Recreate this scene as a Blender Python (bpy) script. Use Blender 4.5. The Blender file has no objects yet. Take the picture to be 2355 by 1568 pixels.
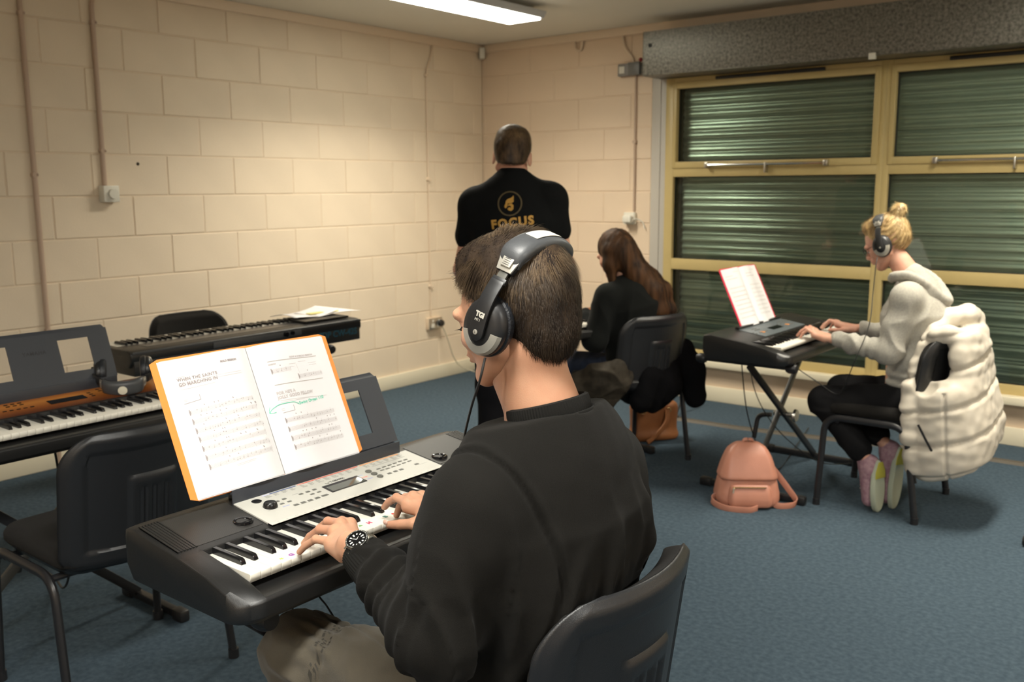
import bpy, bmesh, math, random
import numpy as np
from mathutils import Vector, Matrix
random.seed(7)
SC = bpy.context.scene
COL = SC.collection
PI = math.pi
R = math.radians

# ------------------------------------------------------------------ camera
cam_d = bpy.data.cameras.new('camera')
cam = bpy.data.objects.new('camera', cam_d)
COL.objects.link(cam)
SC.camera = cam
FPX = 2154.455
YAW, PITCH, ROLL = -0.67325, 0.16228, -0.005715
CAM = Vector((4.96775, -5.86468, 1.47533))
_f = Vector((math.sin(YAW)*math.cos(PITCH), math.cos(YAW)*math.cos(PITCH), -math.sin(PITCH)))
_r0 = Vector((math.cos(YAW), -math.sin(YAW), 0)); _u0 = _r0.cross(_f)
_r = _r0*math.cos(ROLL)+_u0*math.sin(ROLL); _u = -_r0*math.sin(ROLL)+_u0*math.cos(ROLL)
cam.matrix_world = Matrix(((_r.x, _u.x, -_f.x, CAM.x), (_r.y, _u.y, -_f.y, CAM.y), (_r.z, _u.z, -_f.z, CAM.z), (0, 0, 0, 1)))
cam_d.sensor_width = 36.0
cam_d.lens = FPX/2355.0*36.0
cam_d.clip_start = 0.05
cam_d.dof.use_dof = True
cam_d.dof.focus_distance = 1.72
cam_d.dof.aperture_fstop = 6.3

# ------------------------------------------------------------------ world, exposure, lamps of the room
wd = bpy.data.worlds.new('night'); SC.world = wd; wd.use_nodes = True
wd.node_tree.nodes['Background'].inputs[0].default_value = (0.05, 0.06, 0.08, 1)
wd.node_tree.nodes['Background'].inputs[1].default_value = 0.15
SC.view_settings.view_transform = 'Standard'
SC.view_settings.look = 'None'
SC.view_settings.gamma = 1.0
SC.view_settings.use_curve_mapping = False
SC.view_settings.exposure = 0.0
ROOM_X, ROOM_Y, ROOM_Z = 7.6, -8.4, 2.583
LAMP_POWER = 39.5
GLOW = 2.2
LAMP_COL = (1.0, 0.915, 0.76)
LAMP_COL2 = (1.0, 0.975, 0.92)
# (x, y of the end nearest the window wall)
LAMPS = [(1.22, -1.0), (4.15, -1.0), (6.6, -1.0), (4.25, -4.75), (6.6, -4.6), (4.25, -7.0)]

# ------------------------------------------------------------------ materials
MATS = {}
def mat(name, col=(0.5, 0.5, 0.5), rough=0.5, metal=0.0, spec=0.5, var=0.0, vscale=8.0, col2=None, bump=0.0, bscale=200.0,
        emit=None, estr=0.0, sheen=0.0, coat=0.0, trans=0.0, sss=0.0, alpha=1.0, detail=3.0, vstretch=None, rvar=0.0, tex='noise'):
    if name in MATS: return MATS[name]
    m = bpy.data.materials.new(name); m.use_nodes = True
    nt = m.node_tree; n = nt.nodes; L = nt.links
    b = n['Principled BSDF']
    b.inputs['Base Color'].default_value = (*col, 1); b.inputs['Roughness'].default_value = rough
    b.inputs['Metallic'].default_value = metal; b.inputs['Specular IOR Level'].default_value = spec
    b.inputs['Sheen Weight'].default_value = sheen; b.inputs['Coat Weight'].default_value = coat
    b.inputs['Transmission Weight'].default_value = trans; b.inputs['Alpha'].default_value = alpha
    if sss: 
        b.inputs['Subsurface Weight'].default_value = sss
        b.inputs['Subsurface Radius'].default_value = (0.012, 0.005, 0.003); b.inputs['Subsurface Scale'].default_value = 1.0
    if emit: b.inputs['Emission Color'].default_value = (*emit, 1); b.inputs['Emission Strength'].default_value = estr
    tc = n.new('ShaderNodeTexCoord'); src = tc.outputs['Object']
    if vstretch:
        mp = n.new('ShaderNodeMapping'); mp.inputs['Scale'].default_value = vstretch; L.new(src, mp.inputs[0]); src = mp.outputs[0]
    if var or col2:
        if tex == 'voronoi':
            t = n.new('ShaderNodeTexVoronoi'); t.inputs['Scale'].default_value = vscale; o = t.outputs['Color']
        else:
            t = n.new('ShaderNodeTexNoise'); t.inputs['Scale'].default_value = vscale; t.inputs['Detail'].default_value = detail; o = t.outputs['Fac']
        L.new(src, t.inputs['Vector'])
        cr = n.new('ShaderNodeValToRGB')
        c2 = col2 if col2 else tuple(max(0, c*(1-var)) for c in col)
        c1 = col if col2 else tuple(min(1, c*(1+var)) for c in col)
        cr.color_ramp.elements[0].position = 0.32; cr.color_ramp.elements[1].position = 0.68
        cr.color_ramp.elements[0].color = (*c2, 1); cr.color_ramp.elements[1].color = (*c1, 1)
        L.new(o, cr.inputs[0]); L.new(cr.outputs[0], b.inputs['Base Color'])
        if rvar:
            mr = n.new('ShaderNodeMapRange'); mr.inputs[3].default_value = rough-rvar; mr.inputs[4].default_value = rough+rvar
            L.new(o, mr.inputs[0]); L.new(mr.outputs[0], b.inputs['Roughness'])
    if bump:
        t2 = n.new('ShaderNodeTexNoise'); t2.inputs['Scale'].default_value = bscale; t2.inputs['Detail'].default_value = 2.0
        L.new(src, t2.inputs['Vector'])
        bp = n.new('ShaderNodeBump'); bp.inputs['Strength'].default_value = bump; bp.inputs['Distance'].default_value = 0.002
        L.new(t2.outputs['Fac'], bp.inputs['Height']); L.new(bp.outputs[0], b.inputs['Normal'])
    MATS[name] = m
    return m

# ------------------------------------------------------------------ object helpers
def link(o, parent=None):
    COL.objects.link(o)
    if parent is not None: o.parent = parent
    return o
def tag(o, label=None, cat=None, group=None, kind=None):
    if label: o['label'] = label
    if cat: o['category'] = cat
    if group: o['group'] = group
    if kind: o['kind'] = kind
    return o
def thing(name, loc, label, cat, rz=0.0, group=None):
    o = bpy.data.objects.new(name, None); o.empty_display_size = 0.1
    o.location = loc; o.rotation_euler = (0, 0, rz); link(o)
    return tag(o, label, cat, group)
def mesh_obj(name, me, m, parent=None):
    o = bpy.data.objects.new(name, me)
    if m is not None and not me.materials: me.materials.append(m)
    return link(o, parent)
def frame(d, ref=None):
    d = Vector(d).normalized()
    ref = Vector(ref) if ref is not None else (Vector((0, 0, 1)) if abs(d.z) < 0.9 else Vector((1, 0, 0)))
    a = d.cross(ref).normalized(); return a, a.cross(d).normalized()

class MB:
    """collects simple shapes and links them as ONE mesh object"""
    def __init__(s): s.v = []; s.f = []; s.mi = []; s.cur = 0
    def add(s, vs, fs):
        k = len(s.v); s.v += [tuple(p) for p in vs]; s.f += [tuple(i+k for i in q) for q in fs]; s.mi += [s.cur]*len(fs); return s
    def box(s, x0, x1, y0, y1, z0, z1, M=None):
        vs = [Vector((x, y, z)) for z in (z0, z1) for y in (y0, y1) for x in (x0, x1)]
        if M is not None: vs = [M @ v for v in vs]
        return s.add(vs, [(0, 2, 3, 1), (4, 5, 7, 6), (0, 1, 5, 4), (2, 6, 7, 3), (0, 4, 6, 2), (1, 3, 7, 5)])
    def cyl(s, p0, p1, r0, r1=None, n=16, cap=True):
        r1 = r0 if r1 is None else r1
        p0 = Vector(p0); p1 = Vector(p1); a, b = frame(p1-p0)
        vs = [p+(a*math.cos(2*PI*i/n)+b*math.sin(2*PI*i/n))*r for p, r in ((p0, r0), (p1, r1)) for i in range(n)]
        fs = [(i, (i+1) % n, n+(i+1) % n, n+i) for i in range(n)]
        if cap: fs += [tuple(reversed(range(n))), tuple(range(n, 2*n))]
        return s.add(vs, fs)
    def tube(s, pts, r, n=10, closed=False, sx=1.0, up=None):
        pts = [Vector(p) for p in pts]; N = len(pts); vs = []; a = None
        for i, p in enumerate(pts):
            if closed: d = (pts[(i+1) % N]-pts[i-1]).normalized()
            else: d = (pts[min(i+1, N-1)]-pts[max(i-1, 0)]).normalized()
            if up is not None: a = d.cross(Vector(up)).normalized()
            elif a is None: a, _ = frame(d)
            else: a = (a-d*a.dot(d)).normalized()
            b = d.cross(a)
            rr = r[i] if isinstance(r, (list, tuple)) else r
            vs += [p+(a*math.cos(2*PI*j/n)*sx+b*math.sin(2*PI*j/n))*rr for j in range(n)]
        fs = [(i*n+j, i*n+(j+1) % n, ((i+1) % N)*n+(j+1) % n, ((i+1) % N)*n+j) for i in range(N if closed else N-1) for j in range(n)]
        if not closed: fs += [tuple(reversed(range(n))), tuple(range((N-1)*n, N*n))]
        return s.add(vs, fs)
    def loft(s, rings, cap=True, closed=True):
        n = len(rings[0]); k = len(rings)
        vs = [p for q in rings for p in q]
        m = n if closed else n-1
        fs = [(i*n+j, i*n+(j+1) % n, (i+1)*n+(j+1) % n, (i+1)*n+j) for i in range(k-1) for j in range(m)]
        if cap: fs += [tuple(reversed(range(n))), tuple(range((k-1)*n, k*n))]
        return s.add(vs, fs)
    def lathe(s, prof, c, axis=(0, 0, 1), n=24, ring=False):
        if ring: prof = list(prof)+[prof[0]]
        c = Vector(c); ax = Vector(axis).normalized(); a, b = frame(ax)
        rings = [[c+ax*h+(a*math.cos(2*PI*i/n)+b*math.sin(2*PI*i/n))*max(r, 1e-5) for i in range(n)] for r, h in prof]
        return s.loft(rings, cap=not ring)
    def poly(s, pts2, f, h0, h1):
        """prism: f(u,v,h)->3D over outline pts2"""
        n = len(pts2)
        vs = [f(u, v, h0) for u, v in pts2]+[f(u, v, h1) for u, v in pts2]
        return s.add(vs, [tuple(reversed(range(n))), tuple(range(n, 2*n))]+[(i, (i+1) % n, n+(i+1) % n, n+i) for i in range(n)])
    def sphere(s, c, r, n=14, m=9, rad=None):
        c = Vector(c); rx, ry, rz = rad if rad else (r, r, r)
        rings = [[c+Vector((rx*math.sin(PI*j/m)*math.cos(2*PI*i/n), ry*math.sin(PI*j/m)*math.sin(2*PI*i/n), -rz*math.cos(PI*j/m))) for i in range(n)] for j in range(m+1)]
        return s.loft(rings, cap=False)
    def mesh(s, name, bev=0.0, seg=2, ang=35, bang=30):
        me = bpy.data.meshes.new(name); me.from_pydata([tuple(v) for v in s.v], [], s.f)
        if max(s.mi+[0]): me.polygons.foreach_set('material_index', s.mi)
        bm = bmesh.new(); bm.from_mesh(me)
        bmesh.ops.remove_doubles(bm, verts=bm.verts, dist=1e-6)
        bmesh.ops.recalc_face_normals(bm, faces=bm.faces)
        if bev:
            es = [e for e in bm.edges if len(e.link_faces) == 2 and e.calc_face_angle(0) > R(bang)]
            bmesh.ops.bevel(bm, geom=es, offset=bev, segments=seg, profile=0.5, affect='EDGES', clamp_overlap=True)
        bm.to_mesh(me); bm.free()
        me.polygons.foreach_set('use_smooth', [True]*len(me.polygons))
        me.set_sharp_from_angle(angle=R(ang)); me.update()
        return me
    def build(s, name, m, parent=None, bev=0.0, seg=2, ang=35, **kw):
        me = s.mesh(name, bev, seg, ang, **kw)
        ms = m if isinstance(m, (list, tuple)) else [m]
        for q in ms: me.materials.append(q)
        return mesh_obj(name, me, None, parent)

def rrect(x0, x1, y0, y1, r, n=5):
    pts = []
    for cx, cy, a in ((x1-r, y1-r, 0), (x0+r, y1-r, 90), (x0+r, y0+r, 180), (x1-r, y0+r, 270)):
        pts += [(cx+r*math.cos(R(a+90*i/n)), cy+r*math.sin(R(a+90*i/n))) for i in range(n+1)]
    return pts
def bez(pts, n=8):
    """Catmull-Rom through points"""
    P = [Vector(p) for p in pts]; P = [P[0]*2-P[1]]+P+[P[-1]*2-P[-2]]; out = []
    for i in range(1, len(P)-2):
        for j in range(n):
            t = j/n; a, b, c, d = P[i-1], P[i], P[i+1], P[i+2]
            out.append(0.5*((2*b)+(c-a)*t+(2*a-5*b+4*c-d)*t*t+(3*b-a-3*c+d)*t**3))
    out.append(P[-2]); return out
def fillet(pts, r, n=5):
    """polyline with rounded corners"""
    P = [Vector(p) for p in pts]; out = [P[0]]
    for i in range(1, len(P)-1):
        a = (P[i-1]-P[i]); b = (P[i+1]-P[i]); ra = min(r, a.length*.49, b.length*.49)
        p0 = P[i]+a.normalized()*ra; p1 = P[i]+b.normalized()*ra
        for j in range(n+1):
            t = j/n; out.append(p0*(1-t)**2+P[i]*2*t*(1-t)+p1*t*t)
    out.append(P[-1]); return out
def text_mesh(s, size, ext=0.0004, align='CENTER', bold=0.0, spacing=1.0, shear=0.0):
    cu = bpy.data.curves.new('txt', 'FONT'); cu.body = s; cu.size = size; cu.extrude = ext; cu.align_x = align; cu.align_y = 'CENTER'
    cu.offset = bold; cu.space_character = spacing; cu.shear = shear; cu.resolution_u = 3
    o = bpy.data.objects.new('txt', cu); COL.objects.link(o)
    bpy.context.view_layer.update()
    dg = bpy.context.evaluated_depsgraph_get()
    me = bpy.data.meshes.new_from_object(o.evaluated_get(dg))
    bpy.data.objects.remove(o); me.materials.clear()
    return me
def text_obj(name, s, size, M, m, parent, **kw):
    me = text_mesh(s, size, **kw); me.transform(M); return mesh_obj(name, me, m, parent)
def basis(o, x, y, z=None):
    x = Vector(x).normalized(); y = Vector(y).normalized(); z = x.cross(y).normalized() if z is None else Vector(z)
    return Matrix(((x.x, y.x, z.x, o[0]), (x.y, y.y, z.y, o[1]), (x.z, y.z, z.z, o[2]), (0, 0, 0, 1)))

# ------------------------------------------------------------------ implicit surfaces (smooth unions meshed by surface nets)
class SDF:
    def __init__(s): s.p = []
    def cone(s, a, b, ra, rb=None, k=0.02, sub=False, fl=None):
        """fl = (direction, factor>1) flattens along direction"""
        s.p.append(('c', np.array(a, float), np.array(b, float), ra, ra if rb is None else rb, k, sub, fl)); return s
    def chain(s, pts, rs, k=0.02, fl=None):
        for i in range(len(pts)-1): s.cone(pts[i], pts[i+1], rs[i], rs[i+1], k, False, fl)
        return s
    def ell(s, c, r, M=None, k=0.02, sub=False):
        s.p.append(('e', np.array(c, float), np.array(r, float), None if M is None else np.array(M, float), 0, k, sub, None)); return s
    def box(s, c, h, rd, M=None, k=0.02, sub=False):
        s.p.append(('b', np.array(c, float), np.array(h, float), None if M is None else np.array(M, float), rd, k, sub, None)); return s
    def plane(s, pt, nrm, k=0.004):
        """cut away the half space that nrm points into"""
        n = np.array(nrm, float); n /= np.linalg.norm(n); s.p.append(('p', np.array(pt, float), n, None, 0, k, True, None)); return s
    def bounds(s, q):
        t = q[0]
        if t == 'c':
            m = max(q[3], q[4]); return np.minimum(q[1], q[2])-m, np.maximum(q[1], q[2])+m
        if t == 'p': return None
        e = np.array([q[2].max()*(1.0 if t == 'e' else 1.75)+(q[4] if t == 'b' else 0)]*3); return q[1]-e, q[1]+e
    def val(s, q, P):
        t = q[0]
        if t == 'c':
            a, b, ra, rb, fl = q[1], q[2], q[3], q[4], q[7]
            ba = b-a; pa = P-a; h = np.clip((pa@ba)/max(ba@ba, 1e-12), 0, 1)
            D = pa-h[..., None]*ba
            if fl is not None:
                n = np.array(fl[0], float); n /= np.linalg.norm(n); dn = D@n; D = D+(dn*(fl[1]-1))[..., None]*n
                return (np.sqrt((D*D).sum(-1))-(ra+(rb-ra)*h))/math.sqrt(fl[1])
            return np.sqrt((D*D).sum(-1))-(ra+(rb-ra)*h)
        if t == 'p': return -((P-q[1])@q[2])
        D = P-q[1]
        if q[3] is not None: D = D@q[3]
        if t == 'e':
            k0 = np.sqrt(((D/q[2])**2).sum(-1)); k1 = np.sqrt(((D/(q[2]**2))**2).sum(-1))
            return k0*(k0-1)/np.maximum(k1, 1e-9)
        Q = np.abs(D)-(q[2]-q[4]); return np.sqrt((np.maximum(Q, 0)**2).sum(-1))+np.minimum(Q.max(-1), 0)-q[4]
    def mesh(s, name, h=0.006, disp=None, off=(0, 0, 0)):
        bs = [s.bounds(q) for q in s.p if not q[6]]
        lo = np.min([b[0] for b in bs], 0)-2.5*h-0.01; hi = np.max([b[1] for b in bs], 0)+2.5*h+0.01
        n = np.ceil((hi-lo)/h).astype(int)+1
        ax = [lo[i]+h*np.arange(n[i]) for i in range(3)]
        F = np.full(n, 1.0, np.float32)
        for q in s.p:
            b = s.bounds(q); k = q[5]
            if b is None: i0 = np.zeros(3, int); i1 = n
            else:
                i0 = np.clip(np.floor((b[0]-k*1.2-2*h-lo)/h).astype(int), 0, n); i1 = np.clip(np.ceil((b[1]+k*1.2+2*h-lo)/h).astype(int)+1, 0, n)
            if (i1 <= i0).any(): continue
            sl = tuple(slice(i0[i], i1[i]) for i in range(3))
            P = np.stack(np.meshgrid(ax[0][sl[0]], ax[1][sl[1]], ax[2][sl[2]], indexing='ij'), -1)
            v = s.val(q, P); f = F[sl]
            if q[6]: v = -v; hh = np.clip(.5-.5*(f-v)/k, 0, 1); F[sl] = f*(1-hh)+v*hh+k*hh*(1-hh)
            else: hh = np.clip(.5+.5*(f-v)/k, 0, 1); F[sl] = f*(1-hh)+v*hh-k*hh*(1-hh)
        V, Q = nets(F, lo, h)
        if disp is not None:
            I = np.clip(np.round((V-lo)/h).astype(int), 1, np.array(F.shape)-2); G = np.empty_like(V)
            for d in range(3):
                e = np.zeros(3, int); e[d] = 1; G[:, d] = F[tuple((I+e).T)]-F[tuple((I-e).T)]
            G /= np.maximum(np.linalg.norm(G, axis=1), 1e-9)[:, None]; V = disp(V, G)
        me = bpy.data.meshes.new(name)
        V = V-np.array(off, float)
        me.vertices.add(len(V)); me.vertices.foreach_set('co', V.astype(np.float32).ravel())
        me.loops.add(len(Q)*4); me.loops.foreach_set('vertex_index', Q.ravel().astype(np.int32))
        me.polygons.add(len(Q)); me.polygons.foreach_set('loop_start', np.arange(0, len(Q)*4, 4, dtype=np.int32))
        me.polygons.foreach_set('use_smooth', [True]*len(Q))
        me.update(calc_edges=True); me.validate()
        return me
    def build(s, name, m, parent, h=0.006, disp=None, off=(0, 0, 0), smooth=0):
        me = s.mesh(name, h, disp, off); o = mesh_obj(name, me, m, parent)
        if smooth:
            bm = bmesh.new(); bm.from_mesh(me)
            for _ in range(smooth): bmesh.ops.smooth_vert(bm, verts=bm.verts, factor=0.5, use_axis_x=True, use_axis_y=True, use_axis_z=True)
            bm.to_mesh(me); bm.free(); me.polygons.foreach_set('use_smooth', [True]*len(me.polygons))
        return o
def nets(F, lo, h):
    S = F < 0
    n = np.array(F.shape)-1
    cnt = np.zeros(n, np.int8); acc = np.zeros((*n, 3), np.float32); num = np.zeros(n, np.float32)
    c = [(i, j, k) for i in (0, 1) for j in (0, 1) for k in (0, 1)]
    def sub(A, o): return A[o[0]:o[0]+n[0], o[1]:o[1]+n[1], o[2]:o[2]+n[2]]
    for o in c: cnt += sub(S, o)
    act = (cnt > 0) & (cnt < 8)
    I = np.argwhere(act)
    g = lambda o: F[I[:, 0]+o[0], I[:, 1]+o[1], I[:, 2]+o[2]]
    A = np.zeros((len(I), 3)); N = np.zeros(len(I))
    for a in c:
        for d in range(3):
            if a[d]: continue
            b = list(a); b[d] = 1; fa = g(a); fb = g(b); m = (fa < 0) != (fb < 0)
            t = np.where(m, fa/np.where(m, fa-fb, 1), 0)
            p = np.array(a, float)[None, :].repeat(len(I), 0); p[:, d] += t
            A += p*m[:, None]; N += m
    V = lo+(I+A/N[:, None])*h
    idx = np.full(n, -1, np.int64); idx[tuple(I.T)] = np.arange(len(I))
    Q = []
    for d in range(3):
        e, f = [(1, 2), (2, 0), (0, 1)][d]
        sl0 = [slice(1, n[i]) for i in range(3)]; sl1 = list(sl0)
        sl0[d] = slice(0, n[d]); sl1[d] = slice(1, n[d]+1)
        s0 = S[tuple(sl0)]; s1 = S[tuple(sl1)]
        E = np.argwhere(s0 != s1)
        if not len(E): continue
        flip = s0[tuple(E.T)]
        base = E+1; base[:, d] -= 1
        def ix(de, df):
            q = base.copy(); q[:, e] -= de; q[:, f] -= df; return idx[q[:, 0], q[:, 1], q[:, 2]]
        q = np.stack([ix(1, 1), ix(0, 1), ix(0, 0), ix(1, 0)], 1)
        q[~flip] = q[~flip][:, ::-1]
        Q.append(q)
    Q = np.concatenate(Q); Q = Q[(Q >= 0).all(1)]
    return V, Q
def nz(P, sc, seed=0, oct=2):
    """cheap smooth vector-free noise from sines, P (n,3) -> (n)"""
    rng = np.random.RandomState(seed); o = 0; a = 1.0
    for i in range(oct):
        for j in range(5):
            k = rng.normal(size=3)*sc*(1.7**i); o = o+a*np.sin(P@k+rng.uniform(0, 6.28))
        a *= 0.55
    return o/5
def join_meshes(name, mes):
    bm = bmesh.new()
    for me in mes: bm.from_mesh(me)
    out = bpy.data.meshes.new(name); bm.to_mesh(out); bm.free()
    out.polygons.foreach_set('use_smooth', [True]*len(out.polygons)); return out
# ------------------------------------------------------------------ the room
m_paint = mat('block_paint', (0.74, 0.625, 0.48), 0.62, var=0.035, vscale=2.2, bump=0.35, bscale=160, spec=0.35)
m_mortar = mat('joint_paint', (0.72, 0.59, 0.44), 0.7)
m_wall2 = mat('back_paint', (0.74, 0.59, 0.44), 0.6, var=0.03, vscale=2.0, bump=0.3, bscale=160, spec=0.35)
m_ceil = mat('ceiling_paint', (0.76, 0.73, 0.64), 0.85, var=0.02, vscale=1.5)
m_skirt = mat('skirting_gloss', (0.78, 0.72, 0.56), 0.35)
m_trim = mat('trim_paint', (0.72, 0.585, 0.44), 0.5)
m_carpet = mat('carpet', (0.080, 0.116, 0.150), 0.97, col2=(0.050, 0.076, 0.102), vscale=55, bump=1.0, bscale=900, spec=0.1, detail=9)
m_yel = mat('window_frame_paint', (0.54, 0.42, 0.185), 0.38, var=0.03)
m_guide = mat('guide_rail_grey', (0.50, 0.47, 0.42), 0.45)
m_galv = mat('galvanised_steel', (0.27, 0.26, 0.23), 0.42, metal=0.7, col2=(0.10, 0.098, 0.085), vscale=60, detail=5, rvar=0.12)
m_galvd = mat('galvanised_dark', (0.10, 0.10, 0.09), 0.5, metal=0.6)
m_slat = mat('shutter_slat', (0.70, 0.75, 0.70), 0.28, metal=0.6, var=0.05, vscale=3)
m_blackp = mat('black_plastic', (0.012, 0.012, 0.013), 0.45)
m_white = mat('white_plastic', (0.70, 0.68, 0.60), 0.35)
m_steel = mat('brushed_steel', (0.55, 0.53, 0.48), 0.3, metal=1.0)
m_chrome = mat('chrome', (0.75, 0.74, 0.70), 0.15, metal=1.0)
m_pipe = mat('conduit_paint', (0.50, 0.37, 0.28), 0.45)
m_cablebk = mat('cable_black', (0.012, 0.012, 0.012), 0.5)
m_cablewh = mat('cable_grey', (0.42, 0.38, 0.28), 0.5)

def slab(name, m, *b, parent=None, bev=0.0, kind='structure'):
    mb = MB(); mb.box(*b); o = mb.build(name, m, parent, bev=bev)
    if parent is None: o['kind'] = kind
    return o
slab('floor', m_carpet, -0.2, ROOM_X+.2, ROOM_Y-.2, 0.5, -0.1, 0)
slab('ceiling', m_ceil, -0.2, ROOM_X+.2, ROOM_Y-.2, 0.5, ROOM_Z, ROOM_Z+.1)
wl = slab('wall_left', m_mortar, -0.2, -0.004, ROOM_Y, 0.0, 0, ROOM_Z)
slab('wall_right', m_wall2, ROOM_X, ROOM_X+.2, ROOM_Y, 0.2, 0, ROOM_Z)
slab('wall_front', m_wall2, 0, ROOM_X, ROOM_Y-.2, ROOM_Y, 0, ROOM_Z)
OX0, OX1, OZ0, OZ1 = 1.553, 6.19, 0.24, 2.30
mb = MB(); mb.box(-0.2, OX0, 0.004, 0.2, 0, ROOM_Z); mb.box(OX0, OX1, 0.0, 0.2, 0, OZ0); mb.box(OX0, OX1, 0.0, 0.2, OZ1, ROOM_Z)
mb.box(OX1, ROOM_X+.2, 0.0, 0.2, 0, ROOM_Z); wb = mb.build('wall_back', m_wall2); wb['kind'] = 'structure'
# dark board added behind the shutter, its colour standing in for the night
slab('night_backing', mat('night_board', (0.02, 0.02, 0.02), 0.9), OX0-.1, OX1+.1, 0.24, 0.26, 0, ROOM_Z)

# painted concrete blocks, each one an object
ZC0 = 0.0924; PY = 0.225
def blocks(parent, m, horiz, lo, hi, off, axis):
    cache = {}
    r = -1
    while ZC0+PY*r < ROOM_Z-0.02:
        z0 = max(0.0, ZC0+PY*r+.003); z1 = min(ROOM_Z, ZC0+PY*(r+1)-.003)
        o0 = off if r % 2 else off+0.225
        a = o0-0.45*math.ceil((o0-lo)/0.45)
        while a < hi-1e-6:
            s0 = max(a+.003, lo+.001); s1 = min(a+.447, hi-.001)
            if s1-s0 > 0.03 and z1-z0 > 0.02:
                key = (round(s1-s0, 3), round(z1-z0, 3))
                if key not in cache:
                    q = MB(); d = 0.0065
                    if axis == 'x': q.box(-d, 0, -key[0]/2, key[0]/2, -key[1]/2, key[1]/2)
                    else: q.box(-key[0]/2, key[0]/2, 0, d, -key[1]/2, key[1]/2)
                    me = q.mesh('block', bev=0.003, seg=1, ang=20); me.materials.append(m); cache[key] = me
                o = bpy.data.objects.new('block', cache[key]); j = random.uniform(-.0012, .0010)
                c = (s0+s1)/2; o.location = (j, c, (z0+z1)/2) if axis == 'x' else (c, -j, (z0+z1)/2)
                link(o, parent)
            a += 0.45
        r += 1
blocks(wl, m_paint, True, -6.4, 0.0, -3.4855, 'x')
blocks(wb, m_wall2, True, 0.0, OX0, 0.26, 'y')
# skirtings and the boxed batten under the ceiling
def skirting(name, pts, z1=0.105, t=0.018):
    mb = MB(); (x0, y0), (x1, y1) = pts
    if x0 == x1: mb.box(min(x0, x0+t*(1 if x0 < 3 else -1)), max(x0, x0+t*(1 if x0 < 3 else -1)), y0, y1, 0, z1)
    else: mb.box(x0, x1, y0-t if y0 > -2 else y0, y0 if y0 > -2 else y0+t, 0, z1)
    o = mb.build(name, m_skirt, bev=0.004); o['kind'] = 'structure'
skirting('baseboard_left', ((0, ROOM_Y), (0, 0)))
skirting('baseboard_back', ((0.018, 0), (ROOM_X, 0)))
skirting('baseboard_right', ((ROOM_X, ROOM_Y), (ROOM_X, -.02)))
slab('trim_1', m_trim, 0, 0.025, -6.4, 0, ROOM_Z-.06, ROOM_Z-.001, bev=.003)
slab('trim_2', m_trim, 0.025, ROOM_X, -0.025, 0, ROOM_Z-.06, ROOM_Z-.001, bev=.003)

# ---- windows: three bays
FX0 = 1.67; BAY = 1.447
m_glass = bpy.data.materials.new('window_glass'); m_glass.use_nodes = True
_n = m_glass.node_tree.nodes; _l = m_glass.node_tree.links; _n.clear()
_o = _n.new('ShaderNodeOutputMaterial'); _mx = _n.new('ShaderNodeMixShader'); _t = _n.new('ShaderNodeBsdfTransparent'); _g = _n.new('ShaderNodeBsdfGlossy')
_t.inputs[0].default_value = (0.86, 0.91, 0.86, 1); _g.inputs['Roughness'].default_value = 0.01; _fr = _n.new('ShaderNodeFresnel'); _fr.inputs[0].default_value = 1.5
_l.new(_fr.outputs[0], _mx.inputs[0]); _l.new(_t.outputs[0], _mx.inputs[1]); _l.new(_g.outputs[0], _mx.inputs[2]); _l.new(_mx.outputs[0], _o.inputs[0])
m_seal = mat('window_seal', (0.01, 0.012, 0.01), 0.6)
for bay in range(3):
    x = FX0+bay*BAY
    xl0, xl1 = (FX0+.065+bay*BAY, FX0+.065+bay*BAY+1.376)
    w = MB()
    for (a, b, c, d) in ((x if bay == 0 else xl0-.0355, xl0, .29, 2.205), (xl1, xl1+.0355 if bay < 2 else xl1+.065, .29, 2.205)): w.box(a, b, -.012, .055, c, d)
    for (c, d) in ((.29, .348), (.904, .979), (1.542, 1.612), (2.165, 2.205)): w.box(xl0-.001, xl1+.001, -.011, .054, c, d)
    wo = w.build('window_%d' % (bay+1), m_yel, bev=.0025); wo['kind'] = 'structure'
    cs = MB()   # top light casement
    t0, t1 = xl0-.006, xl1+.006
    cs.box(t0, xl0+.022, -.022, .045, 1.60, 2.175); cs.box(xl1-.032, t1, -.022, .045, 1.60, 2.175)
    cs.box(xl0+.02, xl1-.03, -.0215, .045, 1.60, 1.643); cs.box(xl0+.02, xl1-.03, -.0215, .045, 2.132, 2.175)
    cs.build('casement', m_yel, wo, bev=.003)
    for (a, b, c, d) in ((xl0, xl1, .348, .904), (xl0, xl1, .979, 1.542), (xl0+.022, xl1-.032, 1.643, 2.132)):
        g = MB(); g.box(a, b, .026, .030, c, d); g.build('pane', m_glass, wo)
        s = MB()
        for q in ((a, a+.006, c, d), (b-.006, b, c, d), (a, b, c, c+.006), (a, b, d-.006, d)): s.box(q[0], q[1], .016, .034, q[2], q[3])
        s.build('glazing_seal', m_seal, wo)
    h = MB()
    hx0, hx1 = 2.006+bay*BAY, 2.815+bay*BAY; hz = 1.617
    h.cyl((hx0, -.05, hz), (hx1, -.05, hz), .0075, n=10)
    h.build('stay_bar', m_chrome, wo)
    for hx in (hx0, hx1, (hx0+hx1)/2+.01):
        b = MB(); b.box(hx-.014, hx+.014, -.060, -.012, hz-.018, hz+.018)
        if hx not in (hx0, hx1): b = MB(); b.box(hx-.006, hx+.006, -.058, -.012, hz-.055, hz+.01)
        b.build('stay_bracket', m_steel, wo, bev=.004)
    v = MB(); v.box(2.045+bay*BAY, 2.775+bay*BAY, -.034, -.012, 2.172, 2.194); v.build('trickle_vent', m_blackp, wo, bev=.004)
slab('trim_3', m_guide, OX0, FX0, -.004, .06, OZ0, OZ1, bev=.006)
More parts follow.
